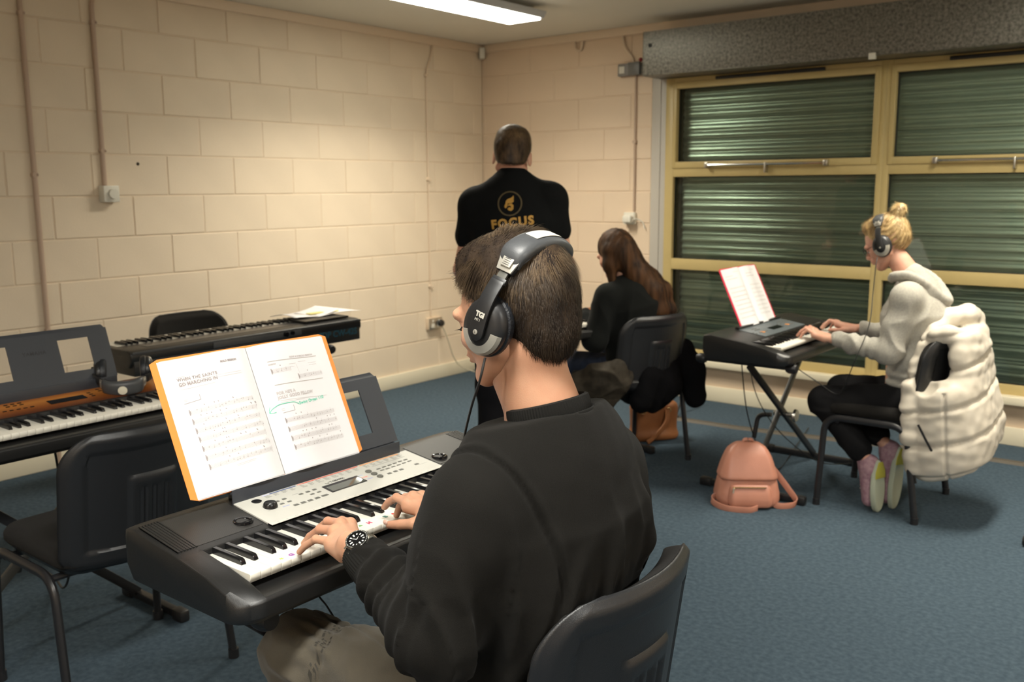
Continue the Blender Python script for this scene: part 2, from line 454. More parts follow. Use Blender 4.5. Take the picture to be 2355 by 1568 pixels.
mb = MB(); mb.box(OX0+.06, OX0+.075, -.012, 0, OZ0, OZ1); mb.build('guide_lip', m_guide, bpy.data.objects['trim_3'], bev=.003)
slab('trim_4', m_guide, 6.085, OX1, -.004, .06, OZ0, OZ1)
o = slab('trim_5', m_skirt, OX0-.0, OX1, -.075, 0.05, .245, .292, bev=.006)      # window board

# ---- roller shutter behind the glass with its galvanised housing inside the room
sh = thing('roller_shutter', (1.62, 0, 0), 'closed galvanised roller shutter with its long speckled steel housing above the window', 'shutter')
hb = MB(); hb.box(0, 4.7, -.25, -.243, 2.21, 2.49); hb.box(0, 4.7, -.25, 0, 2.483, 2.49); hb.box(0, .006, -.25, 0, 2.21, 2.49); hb.box(4.694, 4.7, -.25, 0, 2.21, 2.49)
hb.box(.0, 4.7, -.25, -.06, 2.205, 2.212)
ho = hb.build('housing', m_galv, sh, bev=.002)
q = MB(); q.cyl((.055, -.2515, 2.40), (.055, -.249, 2.40), .014); q.build('screw_hole', m_seal, ho)
q = MB(); q.box(.006, 4.69, -.055, -.002, 2.206, 2.30); q.build('slot_lining', m_galvd, sh)
q = MB(); q.box(1.49, 1.53, -.258, -.23, 2.186, 2.222); q.build('cable_clip', m_white, sh, bev=.004)
for gx in (0.0, 4.42):
    q = MB(); q.box(gx, gx+.135, .065, .13, .2, 2.3); q.build('guide_channel', m_galvd, sh)
pit = 0.048; z = .27; k = 0; sm = {}
rs = random.Random(3)
prof = [(.003, -.002), (.003, .004), (-.0055, .008), (-.0080, .014), (-.0060, .022), (-.0030, .031), (.0015, .040), (.005, .0425), (.005, .048)]
me = MB(); me.loft([[Vector((X, y, z_)) for y, z_ in prof]+[Vector((X, y+.004, z_)) for y, z_ in reversed(prof)] for X in (.12, 4.46)]); slat_me = me.mesh('slat', ang=60); slat_me.materials.append(m_slat)
while z < 2.28:
    o = bpy.data.objects.new('slat', slat_me); o.location = (0, .098+rs.uniform(-.002, .002), z); o.rotation_euler = (R([3, -6, 1, 4, -9, 2, -3, 5, -8, 3][k % 10]+rs.uniform(-1.5, 1.5)), 0, 0); link(o, sh)
    z += pit; k += 1

# ---- conduits, sockets, switches
def conduit(name, pts, clips, label, wall, r=.0095, m=None):
    o = thing(name, pts[-1], label, 'conduit'); b = Vector(pts[-1])
    mb = MB(); mb.tube([Vector(p)-b for p in fillet(pts, .05)], r, 10); mb.build('pipe', m or m_pipe, o)
    for c in clips:
        c = Vector(c)-b; q = MB()
        if wall == 'x': q.cyl(c+Vector((-.012, 0, 0)), c+Vector((.014, 0, 0)), .016, .014, 12); q.sphere(c+Vector((.014, .012, 0)), .006, 8, 6)
        else: q.cyl(c+Vector((0, .012, 0)), c+Vector((0, -.014, 0)), .016, .014, 12)
        q.build('pipe_clip', m or m_pipe, o)
    return o
conduit('cable_conduit', [(.013, -3.572, ROOM_Z-.06), (.013, -3.572, .02)], [(.012, -3.573, 2.35), (.012, -3.573, 1.554), (.012, -3.573, .742)],
        'brownish painted conduit running down the whole block wall, leftmost in view', 'x', r=.0125)
conduit('cable_conduit', [(.013, -3.17, ROOM_Z-.06), (.013, -3.20, ROOM_Z-.13), (.013, -3.20, 1.49)], [(.012, -3.20, 2.352), (.012, -3.20, 1.684)],
        'brownish painted conduit ending in the small wall thermostat box', 'x', r=.0125)
conduit('cable_conduit', [(.012, -.577, ROOM_Z-.06), (.012, -.600, 2.42), (.012, -.652, 2.33), (.010, -.648, .505)], [(.010, -.650, 2.30), (.010, -.648, 1.538), (.010, -.648, .731)],
        'thin cream conduit dropping to the double socket near the corner', 'x', r=.0065, m=m_trim)
conduit('cable_conduit', [(1.315, -.012, ROOM_Z-.06), (1.33, -.012, 2.44), (1.40, -.012, 2.37), (1.405, -.012, 2.32)], [], 'short bent conduit between ceiling batten and grey switch box', 'y', r=.009, m=m_trim)
conduit('cable_conduit', [(1.425, -.012, 2.255), (1.425, -.012, 1.30)], [(1.425, -.010, 1.79)], 'thin conduit running down beside the window from the grey switch box', 'y', r=.0075)
conduit('cable_conduit', [(.905, -.014, ROOM_Z-.02), (.905, -.014, 2.47), (.96, -.014, 2.45), (.975, -.014, 2.52)], [], 'short hooked stub of conduit under the ceiling batten of back wall', 'y', r=.009, m=m_trim)
t = thing('wall_thermostat', (.0, -3.187, 1.41), 'small white wall thermostat box with round dial on block wall', 'thermostat')
q = MB(); q.box(.0, .058, -.045, .045, .0, .088); q.build('back_box', m_white, t, bev=.004)
q = MB(); q.lathe([(0, 0), (.028, 0), (.026, .016), (0, .017)], (.058, .005, .044), (1, 0, 0)); q.build('dial', m_white, t)
def double_socket(loc, label, axis, plug=True):
    t = thing('wall_socket', loc, label, 'socket')
    def bx(mb, a, b, c, d, e, f):
        if axis == 'x': mb.box(e, f, a, b, c, d)
        else: mb.box(a, b, -f, -e, c, d)
    q = MB(); bx(q, -.073, .073, 0, .086, 0, .035); q.build('back_box', m_trim, t, bev=.003)
    q = MB(); bx(q, -.074, .074, -.001, .087, .035, .040); pl_ = q.build('face_plate', m_steel, t, bev=.002)
    for s in (-.033, .033):
        q = MB(); bx(q, s-.016, s+.016, .015, .045, .0401, .0412); q.build('outlet', m_white, pl_)
        q = MB(); bx(q, s-.007, s+.007, .056, .074, .0401, .0455); q.build('rocker_switch', m_white, pl_, bev=.002)
    return t
double_socket((0, -.627, .40), 'brushed steel double socket low on the block wall near corner', 'x')
pg = thing('mains_plug', (.04, -.585, .425), 'black mains plug with its grey lead, pushed into the steel double socket', 'plug')
q = MB(); q.lathe([(0, 0), (.024, 0), (.027, .012), (.022, .032), (.0, .036)], (0, 0, .018), (1, 0, 0)); q.build('plug_body', m_blackp, pg)
q = MB(); q.tube(bez([(.02, 0, .0), (.035, .02, -.05), (.05, .055, -.16), (.06, .09, -.26), (.10, .14, -.34), (.22, .24, -.395), (.34, .36, -.418)]), .0045, 8); q.build('cable', m_cablewh, pg)
t = thing('shutter_switch', (1.33, 0, 2.245), 'grey shutter switch box with pale rocker and red button beside the housing', 'switch')
q = MB(); q.box(-.035, .055, -.045, 0, 0, .085); q.build('switch_box', mat('switch_grey', (.22, .21, .20), .4), t, bev=.004)
q = MB(); q.box(.057, .15, -.06, 0, 0, .088); q.build('isolator_box', mat('isolator_grey', (.15, .15, .145), .4), t, bev=.004)
q = MB(); q.box(-.022, .022, -.049, -.045, .018, .066); q.build('rocker', m_white, t, bev=.003)
q = MB(); q.sphere((.155, -.05, .10), .014); q.build('red_button', mat('button_red', (.25, .01, .01), .4), t)
q = MB(); q.box(.15, .29, -.05, 0, .005, .07); q.build('motor_stub', m_galvd, t, bev=.003)
t = thing('wall_socket', (1.40, 0, 1.20), 'white single socket with plug on the back wall above the brown-haired woman', 'socket')
q = MB(); q.box(-.045, .045, -.036, 0, .01, .095); q.build('back_box', m_white, t, bev=.004)
q = MB(); q.box(-.03, .04, -.085, -.036, .02, .075); q.build('plug', m_white, t, bev=.012, seg=3)
q = MB(); q.box(-.035, -.012, -.04, -.0365, .03, .07); q.build('socket_mark', m_blackp, t)
q = MB(); q.tube(bez([(.03, -.06, .03), (.06, -.05, .05), (.10, -.02, .03), (.12, -.015, -.02)]), .004, 6); q.build('cable', m_white, t)
t = thing('motion_sensor', (.035, -.035, 2.475), 'small white motion sensor up in the corner of the room', 'sensor', rz=R(-45))
q = MB(); q.box(-.03, .03, -.025, .02, 0, .085); q.build('sensor_body', m_white, t, bev=.008, seg=3)
t = thing('screw_plug', (.0, -2.99, 1.618), 'small dark screw hole in the block wall right of thermostat', 'screw')
q = MB(); q.lathe([(.0, 0), (.010, 0), (.006, .004), (0, .002)], (0, 0, 0), (1, 0, 0), 10); q.build('plug_insert', mat('hole_dark', (.05, .035, .02), .8), t)

# ---- ceiling lamps
m_tube = mat('lamp_diffuser', (1, 1, 1), 0.5, emit=(1.0, 0.97, 0.82), estr=17.0)
m_body = mat('lamp_body', (0.60, 0.62, 0.64), 0.4)
first = None
def lamp(x, y, label, vis):
    t = thing('ceiling_light', (x, y-.62, ROOM_Z), label, 'lamp', group='ceiling lights outside the picture' if not vis else None)
    q = MB(); q.box(-.06, .06, -.62, .62, -.03, 0)
    q.loft([[Vector((a*sx, yy, zz)) for a, zz in ((-.155, -.032), (-.155, -.045), (-.135, -.072), (.135, -.072), (.155, -.045), (.155, -.032))] for yy, sx in ((-.625, .98), (-.615, 1), (.615, 1), (.625, .98))])
    q.build('housing', m_body, t, bev=.002)
    q = MB(); q.box(-.125, -.004, -.6, .6, -.084, -.0715); q.box(.004, .125, -.6, .6, -.084, -.0715); q.build('diffuser', m_tube, t, bev=.003)
    ld = bpy.data.lights.new('lamp_light', 'AREA'); ld.shape = 'RECTANGLE'; ld.size = .24; ld.size_y = 1.2; ld.energy = LAMP_POWER*(1.0 if y > -2 else 1.12); ld.color = LAMP_COL if y > -2 else LAMP_COL2; ld.spread = R(134 if y > -2 else 172)
    lo = bpy.data.objects.new('lamp_light', ld); lo.location = (0, 0, -.088); link(lo, t)
for i, (lx, ly) in enumerate(LAMPS):
    lamp(lx, ly, 'bright fluorescent ceiling light fitting at the top of the picture' if i == 0 else 'long fluorescent ceiling light fitting out of view', i == 0)
# ------------------------------------------------------------------ chairs
m_shell = mat('chair_shell', (0.014, 0.015, 0.017), 0.33, bump=0.25, bscale=700)
m_fab = mat('chair_fabric', (0.012, 0.011, 0.010), 0.95, bump=0.8, bscale=900, sheen=0.04, spec=0.15)
m_ctube = mat('chair_tube', (0.018, 0.018, 0.02), 0.32)
def sstep(a, b, x): t = max(0.0, min(1.0, (x-a)/(b-a))); return t*t*(3-2*t)
def back_surface(front):
    """rounded rectangle sheet: local x forward"""
    nu, nv = 64, 56; W2, H, rc = .235, .395, .105
    rings = []
    for j in range(nv+1):
        v = j/nv; z = v*H
        dz = min(z, H-z); w = W2
        if z > H-rc: d = (z-(H-rc)); w = W2-rc+math.sqrt(max(0, rc*rc-d*d))
        rb = .05
        if z < rb: d = rb-z; w = W2-rb+math.sqrt(max(0, rb*rb-d*d))
        row = []
        for i in range(nu+1):
            u = (i/nu*2-1); y = u*w
            curve = .074*(y/W2)**2
            base = -.232-.14*z+curve+.02*(1-v)**2*0
            e = min(w-abs(y), H-z, z)
            if front: x = base-.007+.038*sstep(0, .030, e)
            else:
                x = base-.006-.014*sstep(0, .022, e)+.006*sstep(.050, .057, e)
                yy, zz = abs(y), z
                if zz < .262 and zz > .0:
                    p = sstep(.072, .064, yy)*sstep(.262, .250, zz)
                    x += -.009*p
                    g = 0
                    for gy in (-.036, 0, .036):
                        g = max(g, sstep(.011, .006, abs(y-gy))*sstep(.232, .219, zz)*sstep(.0, .02, zz-.01))
                    gg = 0
                    for gy in (-.036, 0, .036): gg = max(gg, sstep(.006, .002, abs(y-gy))*sstep(.232, .219, zz))
                    x += .007*g*p-.006*gg*p
            row.append(Vector((x, y, .432+z)))
        rings.append(row)
    mb = MB(); mb.loft(rings, cap=False, closed=False); return mb
def chair(loc, rz, label):
    t = thing('conference_chair', loc, label, 'chair', rz=rz, group='black conference chairs')
    if not CH:
        b = back_surface(False).mesh('backrest_shell', ang=40)
        bm = bmesh.new(); bm.from_mesh(b); bmesh.ops.solidify(bm, geom=bm.faces[:], thickness=0.004); bm.to_mesh(b); bm.free()
        c = back_surface(True).mesh('backrest_cushion', ang=40); b.materials.append(m_shell); c.materials.append(m_fab)
        s = MB(); s.loft([[Vector((x, y, z)) for x, y in rrect(-.215-g, .225+g, -.235-g, .235+g, .07)] for z, g in ((.438, -.03), (.441, -.006), (.450, 0), (.470, 0), (.484, -.008), (.492, -.03))])
        s2 = s.mesh('seat', ang=60); s2.materials.append(m_fab)
        u = MB(); u.loft([[Vector((x, y, z)) for x, y in rrect(-.205-g, .21+g, -.225-g, .225+g, .065)] for z, g in ((.415, -.03), (.420, -.01), (.439, 0.002))]); u2 = u.mesh('seat_pan', ang=60); u2.materials.append(m_shell)
        CH.update(shell=b, cush=c, seat=s2, pan=u2)
        for sgn in (1, -1):
            f = MB(); f.tube(fillet([(.215, sgn*.262, .012), (.195, sgn*.252, .425), (-.165, sgn*.252, .425), (-.225, sgn*.262, .012)], .075, 8), .0115, 12, sx=1.35, up=(0, 1, 0))
            for x in (.215, -.225): f.cyl((x, sgn*.262, 0), (x, sgn*.262, .03), .017, .0165, 12)
            me = f.mesh('side_frame'); me.materials.append(m_ctube); CH['f%d' % sgn] = me
            g = MB(); g.tube(fillet([(.05, sgn*.13, .41), (-.17, sgn*.13, .412), (-.212, sgn*.13, .60)], .07, 7), .010, 10, sx=1.3, up=(0, 1, 0))
            me = g.mesh('back_support'); me.materials.append(m_ctube); CH['b%d' % sgn] = me
        g = MB(); g.cyl((.14, -.25, .41), (.14, .25, .41), .010, n=10); g.cyl((-.13, -.25, .41), (-.13, .25, .41), .010, n=10)
        me = g.mesh('cross_bar'); me.materials.append(m_ctube); CH['x'] = me
    for nm, k in (('seat', 'seat'), ('seat_pan', 'pan'), ('backrest', 'shell'), ('backrest_cushion', 'cush'), ('side_frame', 'f1'), ('side_frame', 'f-1'), ('back_support', 'b1'), ('back_support', 'b-1'), ('cross_bar', 'x')):
        link(bpy.data.objects.new(nm, CH[k]), t)
    return t
CH = {}
chair((3.925, -4.54, 0), R(180), 'black chair under the man in headphones, nearest the camera')
chair((2.300, -4.500, 0), R(180), 'empty black chair, its ribbed back to us, left of the silver panelled keyboard')
chair((.775, -3.085, 0), R(0), 'empty black chair by the block wall, seen over the keyboard turned away')
chair((2.335, -1.575, 0), R(163), 'black chair under the brown-haired woman, dark coat hung on it')
chair((3.665, -1.415, 0), R(180), 'black chair under the fair-haired woman, white padded vest hung on it')

# ------------------------------------------------------------------ keyboard stands (X stands). local x along the keyboard, y depth
m_stand = mat('stand_black', (0.016, 0.016, 0.018), 0.38)
m_stand2 = mat('stand_grey', (0.06, 0.06, 0.055), 0.4)
def beam(mb, a, b, w, t, up=(0, 1, 0)):
    a = Vector(a); b = Vector(b); d = (b-a).normalized(); s = d.cross(Vector(up)).normalized(); u = Vector(up)
    ring = [(-1, -1), (1, -1), (1, 1), (-1, 1)]
    mb.loft([[p+s*w*.5*i+u*t*.5*j for i, j in ring] for p in (a, b)])
def xstand(loc, rz, ht, a0, a1, f0, f1, d0, d1, yl, label):
    t = thing('keyboard_stand', loc, label, 'stand', rz=rz, group='folding keyboard stands')
    for x in (a0, a1):
        q = MB(); beam(q, (x, d0, ht-.016), (x, d1, ht-.016), .03, .03, up=(0, 0, 1)); ar = q.build('support_arm', m_stand, t, bev=.004)
        for y, s in ((d0, -1), (d1, 1)):
            q = MB(); q.lathe([(0, -.012), (.019, -.010), (.024, 0), (.024, .022), (.018, .036), (0, .038)], (x, y-s*.0, ht-.022), (0, s, 0), 14); q.build('end_cap', m_blackp, ar)
    for x in (f0, f1):
        q = MB(); beam(q, (x, d0-.03, .022), (x, d1+.03, .022), .028, .028, up=(0, 0, 1)); fr = q.build('foot_bar', m_stand, t, bev=.004)
        for y in (d0-.03, d1+.03):
            q = MB(); q.box(x-.019, x+.019, y-.03, y+.03, 0, .042); q.build('foot_cap', m_blackp, fr, bev=.008)
    q = MB(); beam(q, (a0, yl-.018, ht-.03), (f1, yl-.018, .03), .032, .018); q.build('leg', m_stand, t, bev=.003)
    q = MB(); beam(q, (a1, yl+.018, ht-.03), (f0, yl+.018, .03), .032, .018); q.build('leg', m_stand2, t, bev=.003)
    fr = ((a0-f1)); px = (a0+f1)/2; k = 0.5
    # crossing point
    den = (f1-a0)-(f0-a1); s = (a1-a0)/den if abs(den) > 1e-6 else .5
    cx = a0+(f1-a0)*s; cz = (ht-.03)+(.03-(ht-.03))*s
    q = MB(); q.cyl((cx, yl-.06, cz), (cx, yl+.04, cz), .012, n=12); q.lathe([(0, 0), (.03, 0), (.034, .012), (.02, .02), (0, .02)], (cx, yl-.08, cz), (0, 1, 0), 12); q.build('pivot_bolt', m_steel, t)
    q = MB(); q.tube(fillet([(cx-.01, yl+.05, cz-.01), (cx-.01, yl+.12, cz-.02), (cx-.03, yl+.13, cz-.14)], .04), .012, 8); q.build('locking_lever', m_stand, t)
    return t

# ------------------------------------------------------------------ keyboards
m_kb = mat('keyboard_black', (0.013, 0.013, 0.013), 0.36, bump=0.15, bscale=900)
m_wk = mat('white_key', (0.80, 0.77, 0.68), 0.22)
m_bk = mat('black_key', (0.008, 0.008, 0.009), 0.18)
m_rest = mat('rest_plastic', (0.035, 0.039, 0.048), 0.42)
m_silver = mat('silver_panel', (0.56, 0.55, 0.50), 0.4)
m_btn = mat('grey_button', (0.13, 0.13, 0.115), 0.5)
m_gloss = mat('gloss_black', (0.006, 0.006, 0.007), 0.08)
m_print = mat('panel_print', (0.30, 0.30, 0.28), 0.6)
m_lcd = mat('lcd_glass', (0.06, 0.065, 0.06), 0.05)
def grille_mat():
    m = bpy.data.materials.new('speaker_grille'); m.use_nodes = True; n = m.node_tree.nodes; L = m.node_tree.links; b = n['Principled BSDF']
    b.inputs['Roughness'].default_value = .42
    tc = n.new('ShaderNodeTexCoord'); mp = n.new('ShaderNodeMapping'); mp.inputs['Scale'].default_value = (1, 1, 0); L.new(tc.outputs['Object'], mp.inputs[0])
    t = n.new('ShaderNodeTexVoronoi'); t.inputs['Scale'].default_value = 330; t.inputs['Randomness'].default_value = 0.0; L.new(mp.outputs[0], t.inputs['Vector'])
    cr = n.new('ShaderNodeValToRGB'); cr.color_ramp.elements[0].position = .25; cr.color_ramp.elements[1].position = .4
    cr.color_ramp.elements[0].color = (.004, .004, .004, 1); cr.color_ramp.elements[1].color = (.040, .038, .036, 1)
    L.new(t.outputs['Distance'], cr.inputs[0]); L.new(cr.outputs[0], b.inputs['Base Color']); return m
m_grille = grille_mat()
def sunburst_mat():
    m = bpy.data.materials.new('sunburst_panel'); m.use_nodes = True; n = m.node_tree.nodes; L = m.node_tree.links; b = n['Principled BSDF']
    b.inputs['Roughness'].default_value = .3
    tc = n.new('ShaderNodeTexCoord'); sp = n.new('ShaderNodeSeparateXYZ'); L.new(tc.outputs['Object'], sp.inputs[0])
    mr = n.new('ShaderNodeMapRange'); mr.inputs[1].default_value = .145; mr.inputs[2].default_value = .295; L.new(sp.outputs[1], mr.inputs[0])
    cr = n.new('ShaderNodeValToRGB'); e = cr.color_ramp.elements; e[0].position = 0; e[0].color = (.07, .016, .006, 1); e[1].position = 1; e[1].color = (.10, .025, .008, 1)
    for p, c in ((.3, (.26, .075, .012)), (.6, (.50, .19, .035)), (.85, (.36, .11, .02))): q = e.new(p); q.color = (*c, 1)
    L.new(mr.outputs[0], cr.inputs[0]); L.new(cr.outputs[0], b.inputs['Base Color']); return m
m_sun = sunburst_mat()
KW = .0235; ZT = .075
KEYS = {}
SL = [.142, .0135]
def pz(y): return ZT+SL[1]+(max(y, .145)-.145)*SL[0]
def keyboard(loc, rz, label, nw, start, mL, mR, front, back, kbmat=None, kname='electronic_keyboard', group='electronic keyboards'):
    t = thing(kname, loc, label, 'keyboard', rz=rz, group=group)
    km = kbmat or m_kb
    L = nw*KW; rc = .05
    def prof(yf, well, dz=0, bk=None):
        bk = back if bk is None else bk
        zw = ZT-.030
        P = [(yf+.012, 0), (yf, .012), (yf, ZT-.034-dz), (yf+.006, ZT-.028-dz),
             (-.002, zw if well else ZT-.012-dz*.6), (.06, zw if well else ZT+.001-dz*.3), (.1405, zw if well else ZT+SL[1]-.001-dz*.2), (.1425, ZT+SL[1]-.001-dz*.2), (.155, ZT+SL[1]+.0015-dz*.2), (bk-.035, pz(bk-.035)-dz*.3), (bk-.004, pz(bk-.03)-.006-dz*.3), (bk, pz(bk-.03)-.014-dz), (bk, .03), (bk-.02, 0)]
        return P
    st = []
    for a in (0, 18, 40, 65, 90):
        st.append((-mL+rc*(1-math.cos(R(90-a)))*0+rc*(1-math.sin(R(a))), -front+rc*(1-math.cos(R(90-a))) if False else -front+rc*(1-math.cos(R(a if False else a)))*0+rc*(1-math.sin(R(90-a))), 0))
    st = [(-mL+rc*(1-math.sin(R(a))), -front+rc*(1-math.cos(R(a))), .016*(1-math.cos(R(a)))) for a in (90, 75, 55, 35, 15, 0)]
    rings = []
    for x, yf, dz in st[:]:
        if x <= 0.0: rings.append((x, yf, False, dz))
    rings.append((-.003, -front, False, 0)); rings.append((-.003, -front, True, 0)); rings.append((L+.003, -front, True, 0)); rings.append((L+.003, -front, False, 0))
    for x, yf, dz in reversed(st):
        if x <= 0.0: rings.append((L+mR-(x+mL), yf, False, dz))
    mb = MB(); mb.loft([[Vector((x, y, z)) for y, z in prof(yf, w, dz, back-(.012 if dz > .014 else 0))] for x, yf, w, dz in rings])
    body = mb.build('body', km, t, bev=.0022, seg=2, bang=38)
    if 'w' not in KEYS:
        q = MB(); q.loft([[Vector((x, y, z)) for x in (0.0004, KW-.0006) for y, z in ()] or [Vector((0.0004, y, z)) for y, z in ((0, -.001), (0, -.009), (.004, -.018), (.142, -.018), (.142, 0), (.002, 0))], [Vector((KW-.0006, y, z)) for y, z in ((0, -.001), (0, -.009), (.004, -.018), (.142, -.018), (.142, 0), (.002, 0))]])
        me = q.mesh('white_key', bev=.0006, seg=1, bang=50); me.materials.append(m_wk); KEYS['w'] = me
        q = MB(); rg = []
        for y, zt, w in ((.048, .0015, .0050), (.0515, .0085, .0046), (.056, .0108, .0043), (.10, .0118, .0045), (.142, .0118, .0046)):
            rg.append([Vector((sx*(w if z > .001 else .0058), y if z > .001 else min(y, y), z)) for sx, z in ((-1, -.004), (-1, zt), (1, zt), (1, -.004))])
        q.loft(rg); me = q.mesh('black_key', bev=.0007, seg=1, bang=40); me.materials.append(m_bk); KEYS['b'] = me
    off = {0: -.0022, 1: .0022, 3: -.003, 4: 0, 5: .003}
    for i in range(nw):
        k = bpy.data.objects.new('white_key', KEYS['w']); k.location = (i*KW, 0, ZT); link(k, t)
        nt = (i+start) % 7
        if nt in off and i < nw-1:
            k = bpy.data.objects.new('black_key', KEYS['b']); k.location = ((i+1)*KW+off[nt], 0, ZT+.0005); link(k, t)
    return t, body
def panel_slab(t, name, m, x0, x1, y0, y1, h=.0016, parent=None):
    q = MB(); q.add([(x0, y0, pz(y0)-.001), (x1, y0, pz(y0)-.001), (x1, y1, pz(y1)-.001), (x0, y1, pz(y1)-.001), (x0, y0, pz(y0)+h), (x1, y0, pz(y0)+h), (x1, y1, pz(y1)+h), (x0, y1, pz(y1)+h)],
                    [(0, 1, 2, 3), (4, 5, 6, 7), (0, 1, 5, 4), (1, 2, 6, 5), (2, 3, 7, 6), (3, 0, 4, 7)])
    return q.build(name, m, parent or t)
def button(par, x, y, w, d, h=.0022, m=None, name='button', z0=.0012):
    q = MB(); q.box(x-w/2, x+w/2, y-d/2, y+d/2, pz(y)+z0-.003, pz(y)+z0+h); return q.build(name, m or m_btn, par, bev=.0006, seg=1)
def music_rest(t, cx, y0, z0, lean=25, W=.52, H=.175, txt='YAMAHA', m=None):
    """frame with two windows; panel leans back"""
    m = m or m_rest
    a = R(lean); o = Vector((cx, y0, z0)); ey = Vector((0, math.sin(a), math.cos(a))); n = Vector((0, -math.cos(a), math.sin(a)))
    def P(u, v, h): return o+Vector((u, 0, 0))+ey*v+n*h
    mb = MB(); T = .004
    w2 = W/2
    for u0, u1, v0, v1 in ((-w2, w2, 0, .036), (-w2, w2, H-.026, H), (-w2, -w2+.07, .036, H-.026), (w2-.07, w2, .036, H-.026), (-.083, .083, .036, H-.026)):
        mb.add([P(u0, v0, 0), P(u1, v0, 0), P(u1, v1, 0), P(u0, v1, 0), P(u0, v0, T), P(u1, v0, T), P(u1, v1, T), P(u0, v1, T)], [(0, 1, 2, 3), (4, 5, 6, 7), (0, 1, 5, 4), (1, 2, 6, 5), (2, 3, 7, 6), (3, 0, 4, 7)])
    r = mb.build('music_rest', m, t)
    q = MB(); s = P(0, H, 0)
    q.add([P(-w2+.004, H-.001, -.006), P(w2-.004, H-.001, -.006), P(w2-.012, H+.013, -.003), P(-w2+.012, H+.013, -.003), P(-w2+.004, H-.001, .004), P(w2-.004, H-.001, .004), P(w2-.012, H+.013, 0), P(-w2+.012, H+.013, 0)],
          [(0, 1, 2, 3), (4, 5, 6, 7), (0, 1, 5, 4), (1, 2, 6, 5), (2, 3, 7, 6), (3, 0, 4, 7)]); q.build('top_lip', m, r, bev=.002)
    # ledge with upstand: where the book stands
    q = MB(); q.box(cx-w2+.012, cx+w2-.012, y0-.020, y0+.006, z0-.006, z0+.0); q.box(cx-w2+.012, cx+w2-.012, y0-.0225, y0-.0195, z0-.032, z0+.005)
    q.box(cx-w2+.03, cx+w2-.03, y0-.004, y0+.02, z0-.06, z0-.002)
    q.build('ledge', m, r, bev=.0012)
    if txt: text_obj('lettering', txt, .017, basis(P(0, .115, T+.0002), (1, 0, 0), ey), mat('rest_print', (.02, .02, .024), .5), r, ext=.0002, spacing=1.15, bold=.0004)
    return r
def simple_panel(t, x0, x1, m, lcdx, seed=1, dark=True):
    p = panel_slab(t, 'control_panel', m, x0, x1, .152, .295)
    panel_slab(t, 'display', m_gloss, lcdx-.06, lcdx+.06, .19, .225, h=.003, parent=p)
    rr = random.Random(seed)
    for bx, by, nx, ny in ((lcdx-.20, .20, 5, 1), (lcdx-.175, .235, 3, 2), (lcdx+.085, .20, 1, 3), (lcdx+.125, .235, 6, 2), (lcdx+.14, .20, 4, 1), (lcdx-.28, .20, 3, 2)):
        for i in range(nx):
            for j in range(ny):
                if x0+.01 < bx+i*.021 < x1-.01: button(p, bx+i*.021, by+j*.017, .012, .006, m=m_gloss if dark else m_btn)
    return p

# front keyboard: silver panel, played by the man in headphones
K1, k1body = keyboard((3.585, -4.90, .782-ZT), R(90), 'keyboard with silver control panel and orange folder, played in the foreground', 36, 0, .055, .055, .055, .335, kname='electronic_keyboard')
pn = panel_slab(K1, 'control_panel', m_silver, .157, .673, .1405, .2735, h=.0025)
def vy(x, y): return y-.02*max(0, x-.157)
panel_slab(K1, 'rhythm_strip', mat('rhythm_strip', (.60, .58, .52), .4), .157, .673, .1405, .1545, h=.0029, parent=pn)
for i in range(36):
    if i*KW+.012 > .16 and i*KW+.012 < .67:
        button(pn, i*KW+.012, .1475, .006 if i % 3 else .009, .0035, h=.0004, m=m_print, name='printed_mark', z0=.0028)
for x, y in [(.2351, .2274), (.2545, .2284), (.2359, .2115), (.2553, .2117), (.2985, .2272), (.3179, .228), (.3369, .2287), (.3177, .2125), (.3368, .2125)]:
    button(pn, x, vy(x, y), .0105, .0075 if y > .22 else .0065)
for x, y in [(.2561, .1901), (.2753, .1904), (.2937, .1903), (.3135, .1906)]: button(pn, x, vy(x, y), .013, .0095)
button(pn, .3353, vy(.3353, .1913), .0185, .0085)
for x, y in [(.5339, .2361), (.5531, .2373), (.5714, .2377), (.5898, .2387), (.609, .2404), (.6271, .2405), (.5353, .225), (.553, .2246), (.5724, .2256), (.5909, .226), (.6092, .2271), (.629, .2285)]:
    button(pn, x, vy(x, y)-.003, .0125, .0055)
for x, y in [(.5356, .1998), (.5559, .2007), (.5749, .2007), (.6293, .2035)]: button(pn, x, vy(x, y)-.002, .0125, .0085)
for x, y in [(.5021, .2356), (.5035, .2172), (.5045, .1983)]:
    q = MB(); q.lathe([(0, 0), (.0078, 0), (.0078, .003), (.006, .0042), (0, .0042)], (x, vy(x, y)-.002, pz(y)+.001), n=18); q.build('round_button', m_btn, pn)
q = MB(); q.lathe([(0, 0), (.0115, 0), (.0115, .002), (.008, .0035), (0, .003)], (.2018, .2530, pz(.253)+.001), n=20); q.build('power_button', m_gloss, pn)
q = MB(); q.lathe([(0, 0), (.0160, 0), (.0160, .003), (.0138, .010), (.0120, .0122), (0, .0126)], (.2085, .2140, pz(.214)+.001), n=26); q.build('volume_dial', mat('dial_black', (.01, .01, .01), .25), pn)
panel_slab(K1, 'display_frame', mat('frame_dark', (.02, .02, .022), .3), .358, .463, .188, .2245, h=.0042, parent=pn)
panel_slab(K1, 'display', mat('lcd_front', (.10, .105, .09), .04), .362, .459, .190, .215, h=.0048, parent=pn)
for x0, x1, y, c in ((.2252, .245, .2655, (.55, .55, .75)), (.245, .3171, .2655, (.06, .09, .25)), (.322, .337, .2668, (.8, .25, .2)), (.337, .5035, .2665, (.62, .09, .05)), (.51, .6389, .2665, (.78, .32, .08))):
    panel_slab(K1, 'colour_stripe', mat('stripe_%d' % int(x0*1e4), c, .4), x0, x1, y-.0016, y+.0016, h=.0029, parent=pn)
